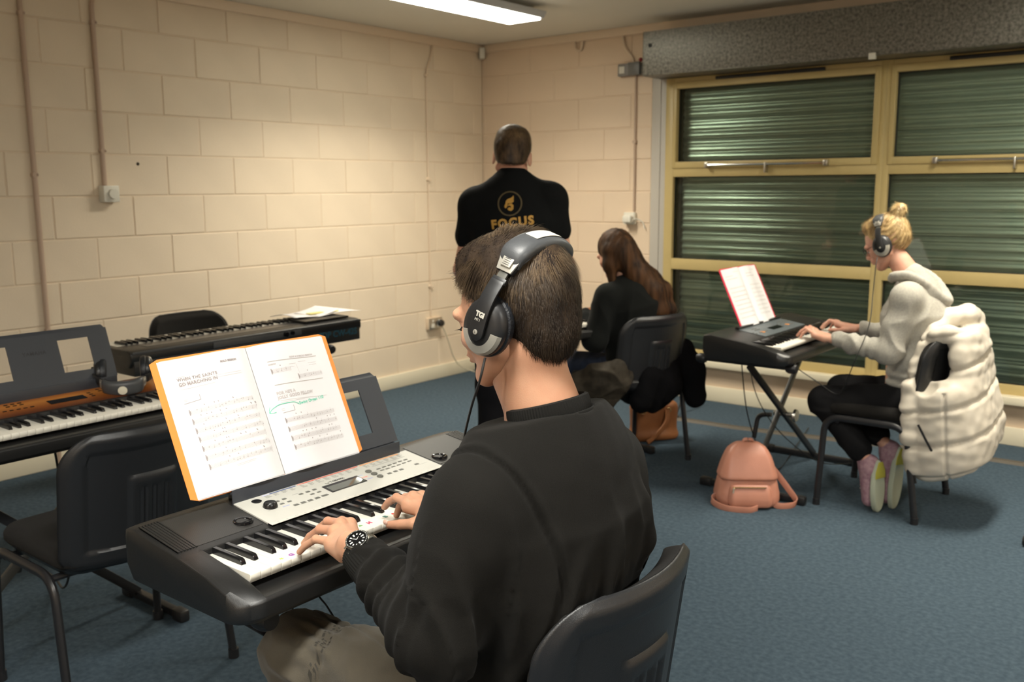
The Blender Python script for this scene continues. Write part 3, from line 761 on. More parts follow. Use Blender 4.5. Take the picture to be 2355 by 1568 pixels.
for x, y, c in ((.236, .196, (.35, .38, .60)), (.237, .178, (.85, .40, .22)), (.470, .2215, (.40, .45, .60)), (.474, .209, (.80, .30, .25)), (.479, .196, (.85, .45, .22))):
    panel_slab(K1, 'colour_label', mat('lab_%d' % int(y*1e4), c, .4), x-.009, x+.009, y-.0016, y+.0016, h=.0029, parent=pn)
q = MB()   # rows of tiny printing on the panel
rr = random.Random(5)
for (a, b) in ((.228, .31), (.325, .50), (.515, .635)):
    x = a
    while x < b:
        for j in range(4 if a < .3 else 5):
            w = rr.uniform(.006, .015); y = .2615-j*.0031
            q.box(x, x+w, y-.0005, y+.0005, pz(y)+.002, pz(y)+.0030)
        x += .0225
for x, y, w in ((.19, .199, .03), (.26, .182, .05), (.21, .205, .01), (.28, .231, .015), (.53, .244, .11), (.53, .212, .06), (.63, .185, .03)): q.box(x, x+w, y-.0004, y+.0004, pz(y)+.002, pz(y)+.0030)
q.build('printed_text', m_print, pn)['kind'] = 'stuff'
text_obj('lettering', 'YAMAHA', .0095, basis((.4115, .2345, pz(.2345)+.0034), (1, 0, 0), (0, 1, .142)), mat('logo_grey', (.12, .12, .11), .4), pn, ext=.0002, spacing=1.1, bold=.0002)
q = MB(); q.lathe([(0.0044, 0), (.0052, 0), (.0052, .0006), (.0044, .0006)], (.382, .2345, pz(.2345)+.0026), n=16, ring=True); q.build('logo_ring', mat('logo_grey'), pn)
for x0, x1 in ((-.045, .150), (.682, .892)):
    g = panel_slab(K1, 'speaker_grille', m_grille, x0, x1, .162, .292, h=.0008)
    for j in range(7): panel_slab(K1, 'grille_rib', m_kb, (x0+j*.0065 if x0 < 0 else x1-j*.0065-.003), (x0+j*.0065+.003 if x0 < 0 else x1-j*.0065), .160, .296, h=.0022, parent=g)
for x in (.1257, .7151):
    q = MB(); q.lathe([(.0125, -.004), (.013, 0), (.0150, .0030), (.0185, .0036), (.0205, .002), (.021, -.002)], (x, .1949, pz(.195)+.001), n=26)
    q.lathe([(0, -.003), (.0135, -.0005)], (x, .1949, pz(.195)+.001), n=26)
    q.build('bass_port', m_gloss, K1)
music_rest(K1, .403, .293, .84-.782+ZT)
# stickers on keys
def sticker(k, y, kind, c, s=.010):
    x = k*KW+KW/2; m = mat('sticker_%s' % kind, c, .5)
    if kind in 'FGHB': text_obj('key_sticker', kind, s*1.5, basis((x, y, ZT+.0005), (1, 0, 0), (0, 1, 0)), m, K1, ext=.0003, bold=.0006); return
    q = MB()
    pts = [(x+math.cos(R(a))*s*.5*(1.0 if kind != 'star' or i % 2 else .5), y+math.sin(R(a))*s*.5*(1.0 if kind != 'star' or i % 2 else .5)) for i, a in enumerate(range(90, 450, 120 if kind == 'tri' else 36))]
    q.poly(pts, lambda u, v, h: Vector((u, v, ZT+h)), -.0005, .0006); q.build('key_sticker', m, K1)
sticker(3, .0155, 'star', (.42, .55, .12)); sticker(4, .0155, 'G', (.35, .12, .42)); sticker(12, .028, 'tri', (.15, .38, .10), .011)
sticker(13, .0255, 'H', (.65, .05, .15)); sticker(15, .026, 'B', (.06, .22, .18)); sticker(16, .026, 'starr', (.7, .06, .05)); sticker(17, .022, 'dot', (.5, .5, .2), .008)
xstand((3.585, -4.90, 0), R(90), .782-ZT, .03, .80, .10, .72, .02, .31, .14, 'black folding stand under the silver panelled keyboard in the foreground')

# second keyboard on the left: sunburst panel
K2, _b = keyboard((2.17, -4.9365, .775-ZT), R(90), 'keyboard with orange-brown control panel and headphones lying on it, at the left edge', 36, 0, .055, .055, .05, .335)
simple_panel(K2, -.03, .876, m_sun, .505)
music_rest(K2, .4665, .292, .835-.775+ZT, lean=20)
xstand((2.17, -4.9365, 0), R(90), .775-ZT, .05, .80, .10, .74, .04, .31, .30, 'folding stand under the orange-brown keyboard at the left edge')
# third: long black one turned round, its back to us
SL[:] = [.01, .0]
K3, _b = keyboard((.99, -2.58, .805-ZT), R(-90), 'long black keyboard turned round, its back panel with blue lettering towards us', 52, 5, .035, .035, .03, .315)
p3 = panel_slab(K3, 'control_panel', mat('dark_panel', (.03, .03, .032), .3), .1, 1.15, .155, .26)
q = MB(); q.box(-.03, 1.25, .3155, .3185, .060, .070); q.box(.36, .86, .3155, .319, .035, .062); q.build('rear_panel', mat('rear_grey', (.05, .052, .055), .4), K3, bev=.001)
q = MB(); q.box(-.025, 1.245, .05, .3160, -.036, .03); q.build('lower_case', m_kb, K3, bev=.004)
q = MB(); q.cyl((.42, .317, .052), (.42, .330, .052), .010); q.cyl((.46, .317, .05), (.46, .335, .05), .012); q.build('rear_jack', m_gloss, K3)
text_obj('lettering', 'PDP CW-42S', .046, basis((.125, .3166, .010), (-1, 0, 0), (0, 0, 1)), mat('blue_tape', (.015, .08, .12), .5), K3, ext=.0006, bold=.0012)
q = MB(); q.box(.02, .30, .155, .28, .080, .090); q.build('dust_rest', m_kb, K3)
xstand((.99, -2.58, 0), R(-90), .805-ZT-.036, .20, 1.05, .25, 1.0, .02, .325, .18, 'folding stand under the long keyboard turned away from us')
SL[:] = [.142, .0135]
# fourth: brown-haired woman's
K4, _b = keyboard((2.19, -2.12, .775-ZT), R(73), 'keyboard with orange-brown panel under the hands of the brown-haired woman', 36, 0, .055, .055, .05, .335)
simple_panel(K4, -.03, .876, m_sun, .47)
xstand((2.19, -2.12, 0), R(73), .775-ZT, .05, .80, .10, .74, .04, .31, .20, 'folding stand under the brown-haired woman\'s keyboard')
# fifth: fair-haired woman's
K5, _b = keyboard((3.34, -1.895, .763-ZT), R(90), 'black keyboard with small grey panel and red folder by the window', 36, 0, .055, .055, .055, .36)
p5 = simple_panel(K5, .17, .66, mat('panel_bluegrey', (.12, .14, .15), .35), .42, dark=False)
for x, y in ((.25, .2), (.555, .205)): button(p5, x, y, .02, .02, m=mat('orange_button', (.75, .30, .08), .4), name='orange_button')
q = MB(); q.box(.17, .66, .285, .305, pz(.29), pz(.29)+.012); q.build('rest_slot', m_kb, K5)
xstand((3.34, -1.895, 0), R(90), .763-ZT, .045, .845, .165, .93, -.02, .40, .19, 'black folding X stand under the keyboard by the window')

# ------------------------------------------------------------------ open music folders
m_orange = mat('orange_card', (0.80, 0.285, 0.060), 0.4)
m_red = mat('red_card', (0.62, 0.02, 0.06), 0.4)
m_paper = mat('paper', (0.78, 0.77, 0.79), 0.35)
m_ink = mat('grey_ink', (0.34, 0.30, 0.30), 0.6)
m_ink2 = mat('pale_ink', (0.56, 0.52, 0.52), 0.6)
m_green = mat('green_felt_pen', (0.08, 0.62, 0.42), 0.6)
def folder(name, loc, rz, lean, W, H, label, cover, full=True):
    """local: x right, leaning back in +y; origin at bottom left of the cover"""
    t = thing(name, loc, label, 'music book', rz=rz)
    a = R(lean); ey = Vector((0, math.sin(a), math.cos(a))); n = Vector((0, -math.cos(a), math.sin(a)))
    def curve(u, s=1.0):   # pages swell away from the spine
        d = (u-W/2)/(W/2); ad = abs(d); return .013*math.exp(-((ad-.28)/.30)**2)*min(1, ad/.10)*s
    def P(u, v, h): return Vector((u, 0, 0))+ey*v+n*h
    mb = MB(); pts = rrect(0, W, 0, H, .012, 3)
    N = 24
    rings = [[P(W*i/N, v, h) for v, h in ((.0 if 0 < i < N else .008, 0), (H if 0 < i < N else H-.008, 0), (H if 0 < i < N else H-.008, .0016), (0 if 0 < i < N else .008, .0016))] for i in range(N+1)]
    mb.loft(rings); mb.build('cover', cover, t, bev=.0006, seg=1)
    for side in (0, 1):
        u0, u1 = (.021, W/2-.0008) if side == 0 else (W/2+.0008, W-.017)
        q = MB(); N = 16
        for lay, (du, dv) in enumerate(((0, 0), (.003, .002), (.005, .001))):
            rings = []
            for i in range(N+1):
                u = u0+(u1-u0)*i/N+(du*(-1 if side == 0 else 1))*(1-i/N if side == 0 else i/N)*1.0
                h1 = .0040+curve(u)-lay*.0012; rings.append([P(u, .004-dv, .0018), P(u, H-.006-dv, .0018), P(u, H-.006-dv, h1), P(u, .004-dv, h1)])
            q.loft(rings)
        pg = q.build('page_stack', m_paper, t, ang=30)
    return t, P, curve
FB, FP, Fc = folder('music_folder', (3.307, -4.838, .8405), R(90), 24.5, .472, .310, 'orange folder open at songs on the rest of the foreground keyboard', m_orange)
def uc(u, v): return u+.0525*v*(1-u/.466*.35)
def ink(name, shapes, m, P, c, parent, h=.0046):
    q = MB()
    for (u0, v0, u1, v1, th) in shapes:
        k = max(1, int(abs(u1-u0)/.012)); 
        for i in range(k):
            a0 = u0+(u1-u0)*i/k; a1 = u0+(u1-u0)*(i+1)/k; b0 = v0+(v1-v0)*i/k; b1 = v0+(v1-v0)*(i+1)/k
            dx, dy = (0, th/2) if abs(u1-u0) > abs(v1-v0) else (th/2, 0)
            q.add([P(a0-dx, b0-dy, h+c(a0)), P(a1-dx, b1-dy, h+c(a1)), P(a1+dx, b1+dy, h+c(a1)), P(a0+dx, b0+dy, h+c(a0))], [(0, 1, 2, 3)])
    me = bpy.data.meshes.new(name); me.from_pydata([tuple(v) for v in q.v], [], q.f); o_ = mesh_obj(name, me, m, parent); o_['kind'] = 'stuff'; return o_
def ptext(s, size, u, v, m, bold=.0003, align='LEFT', parent=None, P=FP, c=Fc, h=.0048, slope=0.0, spacing=1.1):
    me = text_mesh(s, size, ext=0, align=align, bold=bold, spacing=spacing)
    for w in me.vertices:
        a, b = w.co.x, w.co.y; w.co = P(u+a, v+b+a*slope, h+c(u+a))
    return mesh_obj('lettering', me, m, parent or FB)
rr = random.Random(11); dark = []; pale = []; notes = []
def stave(u0, u1, v, slope):
    for j in range(5): pale.append((u0, v-.004+j*.0021, u1, v-.004+j*.0021+slope, .0004))
    dark.append((u0+.001, v-.006, u0+.001, v+.007, .0022)); dark.append((u0+.003, v-.003, u0+.003, v+.004, .0016))
    u = u0+.010
    while u < u1-.004:
        u += rr.uniform(.005, .013)
        if rr.random() < .72: 
            y = v+rr.uniform(-.003, .004)+slope*(u-u0)/(u1-u0); notes.append((u-.0009, y, u+.0009, y, .0016)); notes.append((u+.0008, y, u+.0008, y+.006, .0003))
        if rr.random() < .3: notes.append((u-.001, v+.0115+slope*(u-u0)/(u1-u0), u+.001, v+.0115, .0026))
    for q in range(5): pale.append((u0+(u1-u0)*q/4, v-.004, u0+(u1-u0)*q/4, v+.0044, .0005))
for j, v in enumerate((.1835, .163, .1425, .1235, .1025, .082, .062)): stave(.0535+j*.0012, .2085+j*.0018, v, .004)
for j, v in enumerate((.1185, .0975, .0755, .0545)): stave(.273+j*.0006, .422+j*.0012, v, -.001)
stave(.276, .331, .236, 0); stave(.348, .423, .2145, 0)
dark += [(.0875, .2075, .0875, .2195, .0012), (.048, .2045, .0885, .208, .0009), (.3055, .1380, .3055, .1508, .0012), (.273, .1375, .306, .1380, .0009)]
pale += [(.05, .2635, .07, .2638, .0007), (.05, .2510, .2, .2525, .0006), (.05, .2465, .2, .2480, .0006), (.05, .2360, .13, .2375, .0006), (.047, .243, .06, .2432, .0008), (.05, .2130, .058, .2133, .0009), (.05, .2100, .058, .2103, .0009), (.12, .052, .168, .054, .0007), (.122, .049, .165, .051, .0006)]
pale += [(.276, .1665, .416, .158, .0006), (.276, .1620, .345, .160, .0006), (.272, .1470, .28, .147, .0008), (.272, .143, .28, .143, .0008), (.33, .247, .352, .247, .0007), (.36, .2495, .385, .2495, .0007), (.33, .240, .345, .240, .0006), (.39, .243, .415, .243, .0006), (.392, .238, .415, .238, .0006), (.352, .2445, .355, .222, .0004)]
rules = [(.2735, .2605, .4215, .2570, .0013), (.2735, .2040, .4215, .2005, .0013)]
ink('printed_music', dark+notes, m_ink, FP, Fc, FB); ink('printed_lines', pale, m_ink2, FP, Fc, FB); ink('printed_rule', rules, mat('rule_grey', (.45, .41, .38), .6), FP, Fc, FB)
ptext('WHEN THE SAINTS', .0098, .048, .2560+.0015, m_ink); ptext('GO MARCHING IN', .0098, .049, .2475-.001, m_ink)
ptext('SOLO SESSION', .0058, .1545, .2800, m_ink, bold=.0004)
ptext('SIGNS & SYMBOLS SESSION', .0056, .338, .2635, m_ink2, bold=.0003, slope=-.02); ptext("FOR HE'S A", .0096, .2715, .1835, m_ink2, bold=.0005); ptext('JOLLY GOOD FELLOW', .0096, .2715, .1735, m_ink2, bold=.0005)
ptext('SYMBOLS', .0042, .274, .253, m_ink2)
ptext('Swing Organ 110', .0105, .3235, .1515, m_green, bold=.0002, slope=.05)
gp = [(.2435, .1440), (.2500, .1510), (.2610, .1562), (.2730, .1585), (.30, .1580), (.312, .1562), (.3225, .1500)]
q = MB()
def stroke(pts, w):
    pts = bez([(u, v, 0) for u, v in pts], 5)
    for a, b in zip(pts[:-1], pts[1:]):
        d = (b-a).normalized(); nn = Vector((-d.y, d.x, 0))*w/2
        q.add([FP(p.x, p.y, .0052+Fc(p.x)) for p in (a-nn, b-nn, b+nn, a+nn)], [(0, 1, 2, 3)])
stroke(gp, .0013); stroke([(.2435, .1440), (.2450, .152), (.2480, .1580)], .0011); stroke([(.2435, .1440), (.2500, .1430), (.2580, .1430)], .0012)
me = bpy.data.meshes.new('pen_arrow'); me.from_pydata([tuple(v) for v in q.v], [], q.f); mesh_obj('pen_arrow', me, m_green, FB)
RB, RP, Rc = folder('music_folder', (3.045, -1.68, .795), R(90), 25, .42, .31, 'red folder open at printed song sheets on the window-side keyboard', m_red)
dark, pale, notes = [], [], []
for side in (0, 1):
    b = .035+side*.205
    for j in range(8): pale += [(b, .20-j*.022+k*.002, b+.14, .20-j*.022+k*.002, .0006) for k in range(4)]
    dark.append((b, .265, b+.07, .265, .003)); dark.append((b+.08, .283, b+.13, .283, .002)); dark.append((b, .25, b+.10, .25, .003))
ink('printed_music', dark, m_ink2, RP, Rc, RB); ink('printed_lines', pale, m_ink2, RP, Rc, RB)
# sheets on the far keyboard
t = thing('loose_sheets', (1.08, -2.72, .817), 'crumpled white song sheets lying on right end of the long keyboard', 'paper')
for k in range(2):
    q = MB(); N = 14; rs2 = random.Random(k)
    rings = [[Vector((-.10+.20*i/N+k*.02, -.16+.30*j/N+k*.13, .004+k*.004+.020*max(0, math.sin(2.6*i/N+k)*math.cos(3.2*j/N+1.3*k))+.028*(j/N)**3*(1-k))) for j in range(N+1)] for i in range(N+1)]
    q.loft(rings, cap=False, closed=False); me = q.mesh('sheet'); bm = bmesh.new(); bm.from_mesh(me); bmesh.ops.solidify(bm, geom=bm.faces[:], thickness=.0012); bm.to_mesh(me); bm.free(); me.materials.append(m_paper); mesh_obj('sheet', me, None, t)
q = MB(); q.box(.02, .06, -.02, .17, .012, .017); q.build('highlighter_edge', mat('yellow_edge', (.8, .72, .25), .4), t)
# ------------------------------------------------------------------ people
m_skin = mat('skin', (0.60, 0.33, 0.21), 0.48, sss=0.15, col2=(0.54, 0.27, 0.165), vscale=14, bump=0.15, bscale=500, spec=0.4)
m_skin2 = mat('skin_pale', (0.62, 0.36, 0.26), 0.5, sss=0.15, col2=(0.55, 0.27, 0.19), vscale=12, spec=0.4)
m_eye = mat('eye_white', (0.7, 0.68, 0.64), 0.2); m_iris = mat('iris', (0.04, 0.025, 0.015), 0.15)
m_hair_b = mat('hair_dark_brown', (0.040, 0.026, 0.016), 0.7, col2=(0.012, 0.008, 0.006), vscale=60, vstretch=(1, 1, .3), spec=0.15)
m_hair_s = mat('hair_strand_brown', (0.125, 0.083, 0.046), 0.5, col2=(0.020, 0.013, 0.008), vscale=18, spec=0.3)
m_sweat = mat('black_sweatshirt', (0.0088, 0.0083, 0.0072), 0.92, bump=0.5, bscale=1100, sheen=0.03, spec=0.12, var=.1, vscale=6)
m_rib = mat('black_rib_knit', (0.010, 0.0097, 0.0088), 0.9, sheen=0.02, spec=0.12)
m_cargo = mat('grey_green_cargo', (0.086, 0.075, 0.056), 0.85, bump=0.5, bscale=900, sheen=0.2, var=.12, vscale=9, spec=.2)
def npv(p): return np.array(p, float)
def head_M(c, yaw, pitch, roll=0.0, s=1.0):
    return Matrix.Translation(Vector(c)) @ Matrix.Rotation(yaw, 4, 'Z') @ Matrix.Rotation(pitch, 4, 'Y') @ Matrix.Rotation(roll, 4, 'X') @ Matrix.Scale(s, 4)
def head_sdf(fem=False):
    S = SDF()
    S.ell((-.014, 0, .045), (.097, .075, .086), k=.01)
    S.ell((-.045, 0, .015), (.058, .062, .065), k=.03)
    S.ell((.032, 0, .0), (.060, .060, .080), k=.03)
    S.ell((.030, 0, -.055), (.052, .047, .040), k=.025)
    S.ell((.074, 0, -.088), (.018, .021, .016), k=.022)
    for s in (1, -1):
        S.cone((.0, s*.055, -.045), (.066, s*.020, -.090), .017, .013, k=.025)
        S.ell((.058, s*.042, -.020), (.024, .022, .022), k=.02)
        S.ell((.096, s*.031, .004), (.018, .020, .013), k=.016, sub=True)
        S.ell((.076, s*.031, .002), (.0135, .0150, .0115), k=.003)
        S.cone((.084, s*.045, .022), (.091, s*.012, .020), .010, .010, k=.014)
        S.ell((.101, s*.0105, -.030), (.010, .0075, .007), k=.006)
    S.cone((.090, 0, .012), (.109, 0, -.022), .0085, .010, k=.012)
    S.ell((.108, 0, -.025), (.011, .010, .0095), k=.006)
    S.ell((.089, 0, -.048), (.014, .026, .016), k=.014)
    S.ell((.0985, 0, -.0505), (.0085, .021, .0050), k=.004)
    S.ell((.0965, 0, -.0600), (.0080, .018, .0058), k=.004)
    S.ell((.108, 0, -.0552), (.010, .022, .0010), k=.004, sub=True)
    for s in (1, -1):
        E = Matrix.Rotation(R(14), 3, 'Y') @ Matrix.Rotation(R(s*24), 3, 'Z')
        S.ell((-.010, s*.080, -.002), (.019, .0075, .033), M=E, k=.008)
        S.ell((-.006, s*.089, .002), (.0115, .006, .021), M=E, k=.005, sub=True)
        S.ell((.004, s*.078, -.004), (.006, .006, .008), k=.004)
    return S
def hand(S, W, mcp, tips, thumb, up=(0, 0, 1), sc=1.0, bend=.020):
    W = npv(W); n = npv(up); n /= np.linalg.norm(n)
    rad = [(.0098, .0088, .0080, .0070), (.0100, .0090, .0080, .0070), (.0096, .0086, .0076, .0067), (.0086, .0076, .0068, .0060)]
    for i, (m, t) in enumerate(zip(mcp, tips)):
        m = npv(m); t = npv(t); r = [x*sc for x in rad[i]]
        side = (m-W); wq = W+.010*n*0+(m-npv(mcp[1]))*.30
        S.cone(wq-n*.004, m-n*.006, .0155*sc, .0115*sc, k=.010)
        S.cone(wq+(m-wq)*.4-n*.014, m-n*.014, .0125*sc, .0085*sc, k=.012)
        L = np.linalg.norm(t-m); b = bend*(1.0 if L < .075 else .75)
        pip = m+(t-m)*.46+n*b; dip = m+(t-m)*.80+n*b*.62
        S.cone(m, m-n*.004, r[0]*1.12, k=.008)
        S.cone(m-n*.001, pip, r[0], r[1], k=.0035); S.cone(pip, pip, r[1]*1.06, k=.003); S.cone(pip, dip, r[1]*.96, r[2], k=.002); S.cone(dip, t, r[2], r[3], k=.002)
    b, m2, ip, tp = [npv(q) for q in thumb]
    S.cone(b, m2, .0150*sc, .0125*sc, k=.018); S.cone(m2, ip, .0112*sc, .0100*sc, k=.004); S.cone(ip, tp, .0102*sc, .0082*sc, k=.002)
def mesh_M(me, M): me.transform(M); return me
def off_mesh(me, b): me.transform(Matrix.Translation(-Vector(b))); return me
def wrapM(M, P):
    A = np.array(M); return P@A[:3, :3].T+A[:3, 3]
def folds(P, seed, sc, amp, st=(1, 1, 1)):
    n = nz(P*npv(st), sc, seed, 2); return amp*(1.0-np.minimum(np.abs(n)*2.2, 1.0))**1.5
def seg_t(P, a, b):
    a = npv(a); b = npv(b); d = b-a; L = np.linalg.norm(d); t = ((P-a)@d)/(L*L); q = a+np.clip(t, 0, 1)[:, None]*d
    return t, np.linalg.norm(P-q, axis=1)
def strands(name, m, parent, roots, dirs, lens, w=.0007, seg=5, lift=.25, droop=0.0, curl=.25, base=(0, 0, 0), seed=0, norms=None, project=None):
    """thin tapering ribbons, one mesh"""
    rng = np.random.RandomState(seed); n = len(roots)
    P = roots.copy(); D = dirs/np.maximum(np.linalg.norm(dirs, axis=1), 1e-9)[:, None]
    J = rng.normal(size=(n, 3))*curl; pts = [P.copy()]
    for s in range(seg):
        f = (s+1)/seg
        d = D+J*.35*f
        if norms is not None: d = d+norms*(lift*(1-1.6*f))
        d[:, 2] -= droop*f
        d /= np.linalg.norm(d, axis=1)[:, None]
        P = P+d*(lens/seg)[:, None]
        if project is not None: P = project(P)
        pts.append(P.copy())
    pts = np.stack(pts, 1)
    t = np.gradient(pts, axis=1); nn = norms if norms is not None else np.tile([0, 0, 1.0], (n, 1))
    sd = np.cross(t, nn[:, None, :]); sd /= np.maximum(np.linalg.norm(sd, axis=2), 1e-9)[:, :, None]
    wd = w*np.linspace(1, .25, seg+1)[None, :, None]*rng.uniform(.6, 1.3, (n, 1, 1))
    V = np.stack([pts-sd*wd, pts+sd*wd], 2).reshape(-1, 3)-npv(base)
    k = seg+1; b = (np.arange(n)*k*2)[:, None]+(np.arange(seg)*2)[None, :]
    Q = np.stack([b, b+1, b+3, b+2], 2).reshape(-1, 4)
    me = bpy.data.meshes.new(name); me.vertices.add(len(V)); me.vertices.foreach_set('co', V.astype(np.float32).ravel())
    me.loops.add(len(Q)*4); me.loops.foreach_set('vertex_index', Q.ravel().astype(np.int32)); me.polygons.add(len(Q)); me.polygons.foreach_set('loop_start', np.arange(0, len(Q)*4, 4, dtype=np.int32))
    me.polygons.foreach_set('use_smooth', [True]*len(Q)); me.update(calc_edges=True)
    o_ = mesh_obj(name, me, m, parent); o_['kind'] = 'stuff'; return o_
def face_parts(M, base, parent, brow_m, lashes=False, open_eye=True):
    for s in (1, -1):
        q = MB(); q.sphere((.0785, s*.031, .001), .0122, 14, 10); me = q.mesh('eye'); me.transform(M); off_mesh(me, base); me.materials.append(m_eye); e = mesh_obj('eye', me, None, parent)
        q = MB(); q.sphere((.0880, s*.031, -.002), 1, 10, 7, rad=(.0032, .0055, .0055)); me = q.mesh('iris'); me.transform(M); off_mesh(me, base); me.materials.append(m_iris); mesh_obj('iris', me, None, e)
        q = MB(); q.tube(bez([(.080, s*.050, .018), (.090, s*.040, .026), (.0985, s*.025, .026), (.1005, s*.013, .022)], 4), [.0015]+[.0034]*11+[.002], 6); me = q.mesh('eyebrow'); me.transform(M); off_mesh(me, base); me.materials.append(brow_m); mesh_obj('eyebrow', me, None, parent)
        q = MB(); q.tube(bez([(.079, s*.045, .001), (.089, s*.040, -.004), (.0925, s*.031, -.006), (.0905, s*.022, -.003)], 4), .0011, 5)
        if lashes:
            for i in range(9): a = (i-4)/4; q.cyl((.0905-.003*abs(a), s*(.032+a*.010), -.006+.003*abs(a)), (.1005-.003*abs(a), s*(.033+a*.013), -.004), .00035, .0001, 4)
        me = q.mesh('eyelash'); me.transform(M); off_mesh(me, base); me.materials.append(mat('lash_dark', (.015, .01, .008), .6)); mesh_obj('eyelash', me, None, parent)

# --- the man in headphones at the front
B = (3.93, -4.56, 0)
man1 = thing('person', B, 'seated man in black sweatshirt and grey cargo trousers playing with headphones on, nearest', 'person')
HC = (3.994, -4.632, 1.257); M1 = head_M(HC, R(183.5), R(11), 0, 1.02)
hs = head_sdf(); hm = hs.mesh('h', .0032); hm.transform(M1)
S = SDF(); S.cone((4.020, -4.630, 1.20), (4.052, -4.608, 1.08), .052, .060, k=.02); S.cone((3.975, -4.632, 1.185), (4.03, -4.61, 1.07), .040, .048, k=.03)
S.ell((4.035, -4.632, 1.235), (.055, .056, .06), k=.03)
S.cone((4.02, -4.77, 1.0), (4.02, -4.43, 1.0), .04, k=.05)
S.cone((4.02, -4.60, .95), (4.01, -4.57, .60), .12, .12, k=.05)
nm = S.mesh('n', .006)
LW, LE, LS = (3.770, -4.802, .842), (4.010, -4.862, .778), (4.025, -4.788, .978)
RW, RE, RS = (3.775, -4.548, .848), (4.010, -4.345, .780), (4.030, -4.412, .962)
A = SDF(); A.chain([LS, LE, LW], [.045, .038, .026], k=.02, fl=None)
A.chain([RS, RE, RW], [.045, .038, .026], k=.02); am = A.mesh('a', .006)
Hd = SDF()
Hd.cone(LE, LW, .032, .0265, k=.01); Hd.cone(LW, (3.735, -4.79, .842), .0245, .025, k=.025)
Hd.cone((3.83, -4.818, .832), LW, .028, .0245, k=.01)
Hd.p = Hd.p[1:]
hand(Hd, (3.752, -4.795, .842), [(3.652, -4.716, .842), (3.648, -4.738, .847), (3.657, -4.760, .842), (3.672, -4.782, .830)],
     [(3.572, -4.692, .795), (3.553, -4.722, .797), (3.560, -4.755, .791), (3.588, -4.789, .791)],
     [(3.728, -4.775, .828), (3.690, -4.735, .815), (3.650, -4.712, .806), (3.622, -4.705, .795)], bend=.019)
Hd.cone((3.836, -4.496, .831), (3.765, -4.552, .850), .028, .0245, k=.01); Hd.cone((3.765, -4.552, .850), (3.735, -4.55, .848), .0245, .025, k=.025)
hand(Hd, (3.755, -4.552, .850), [(3.657, -4.566, .843), (3.650, -4.543, .849), (3.653, -4.520, .845), (3.668, -4.499, .835)],
     [(3.575, -4.553, .812), (3.590, -4.533, .792), (3.585, -4.508, .796), (3.590, -4.468, .798)],
     [(3.735, -4.572, .830), (3.700, -4.592, .815), (3.662, -4.593, .805), (3.630, -4.592, .797)], bend=.020)
hdm = Hd.mesh('hd', .0020)
bodyme = join_meshes('body', [hm, nm, am, hdm]); off_mesh(bodyme, B); body1 = mesh_obj('body', bodyme, m_skin, man1)
face_parts(M1, B, man1, mat('brow_dark', (.03, .018, .01), .8), lashes=True)
nl = MB()
for c, d in (((3.626, -4.600, .8035), (-.9, -.35, 0)),):
    nl.sphere(c, 1, 10, 6, rad=(.0065, .0028, .0055))
me = nl.mesh('thumbnail'); off_mesh(me, B); me.materials.append(mat('nail', (.72, .46, .36), .25)); mesh_obj('thumbnail', me, None, man1)
# sweatshirt
T = SDF()
fx = ((1, 0, 0), 1.42)
T.cone((4.005, -4.565, .54), (4.010, -4.58, .66), .190, .190, k=.02, fl=fx)
T.cone((4.010, -4.58, .66), (4.025, -4.60, .84), .190, .205, k=.03, fl=fx)
T.cone((4.025, -4.60, .84), (4.035, -4.603, .96), .205, .195, k=.03, fl=fx)
T.cone((4.035, -4.60, .94), (4.040, -4.605, 1.035), .175, .095, k=.04, fl=((1, 0, 0), 1.20))
T.ell((4.085, -4.60, .93), (.065, .15, .12), k=.06)
T.cone(LS, (4.04, -4.62, 1.055), .060, .055, k=.05); T.cone(RS, (4.04, -4.60, 1.055), .060, .055, k=.05)
T.cone((4.045, -4.610, 1.03), (4.050, -4.609, 1.070), .088, .070, k=.035); T.cone((4.052, -4.609, 1.135), (4.035, -4.612, 1.30), .075, .090, k=.006, sub=True); T.plane((4.05, -4.61, 1.098), (-.25, 0, 1), k=.004)
def sleeve(S, sh, el, wr, r0, r1, r2, k=.035):
    sh, el, wr = npv(sh), npv(el), npv(wr)
    S.cone(sh, el, r0, r1, k=k); S.cone(el, el+(wr-el)*.72, r1*.98, r2*1.30, k=.03); S.cone(el+(wr-el)*.72, wr, r2*1.15, r2, k=.012)
LWc = tuple(npv(LE)+(npv(LW)-npv(LE))*.885); RWc = tuple(npv(RE)+(npv(RW)-npv(RE))*.955)
sleeve(T, LS, LE, LWc, .070, .066, .036); sleeve(T, RS, RE, RWc, .070, .066, .036)
T.cone(tuple(npv(LS)+npv((-.0, .0, -.06))), (4.02, -4.72, .86), .07, .10, k=.06); T.cone(tuple(npv(RS)+npv((0, 0, -.06))), (4.02, -4.48, .86), .07, .10, k=.06)
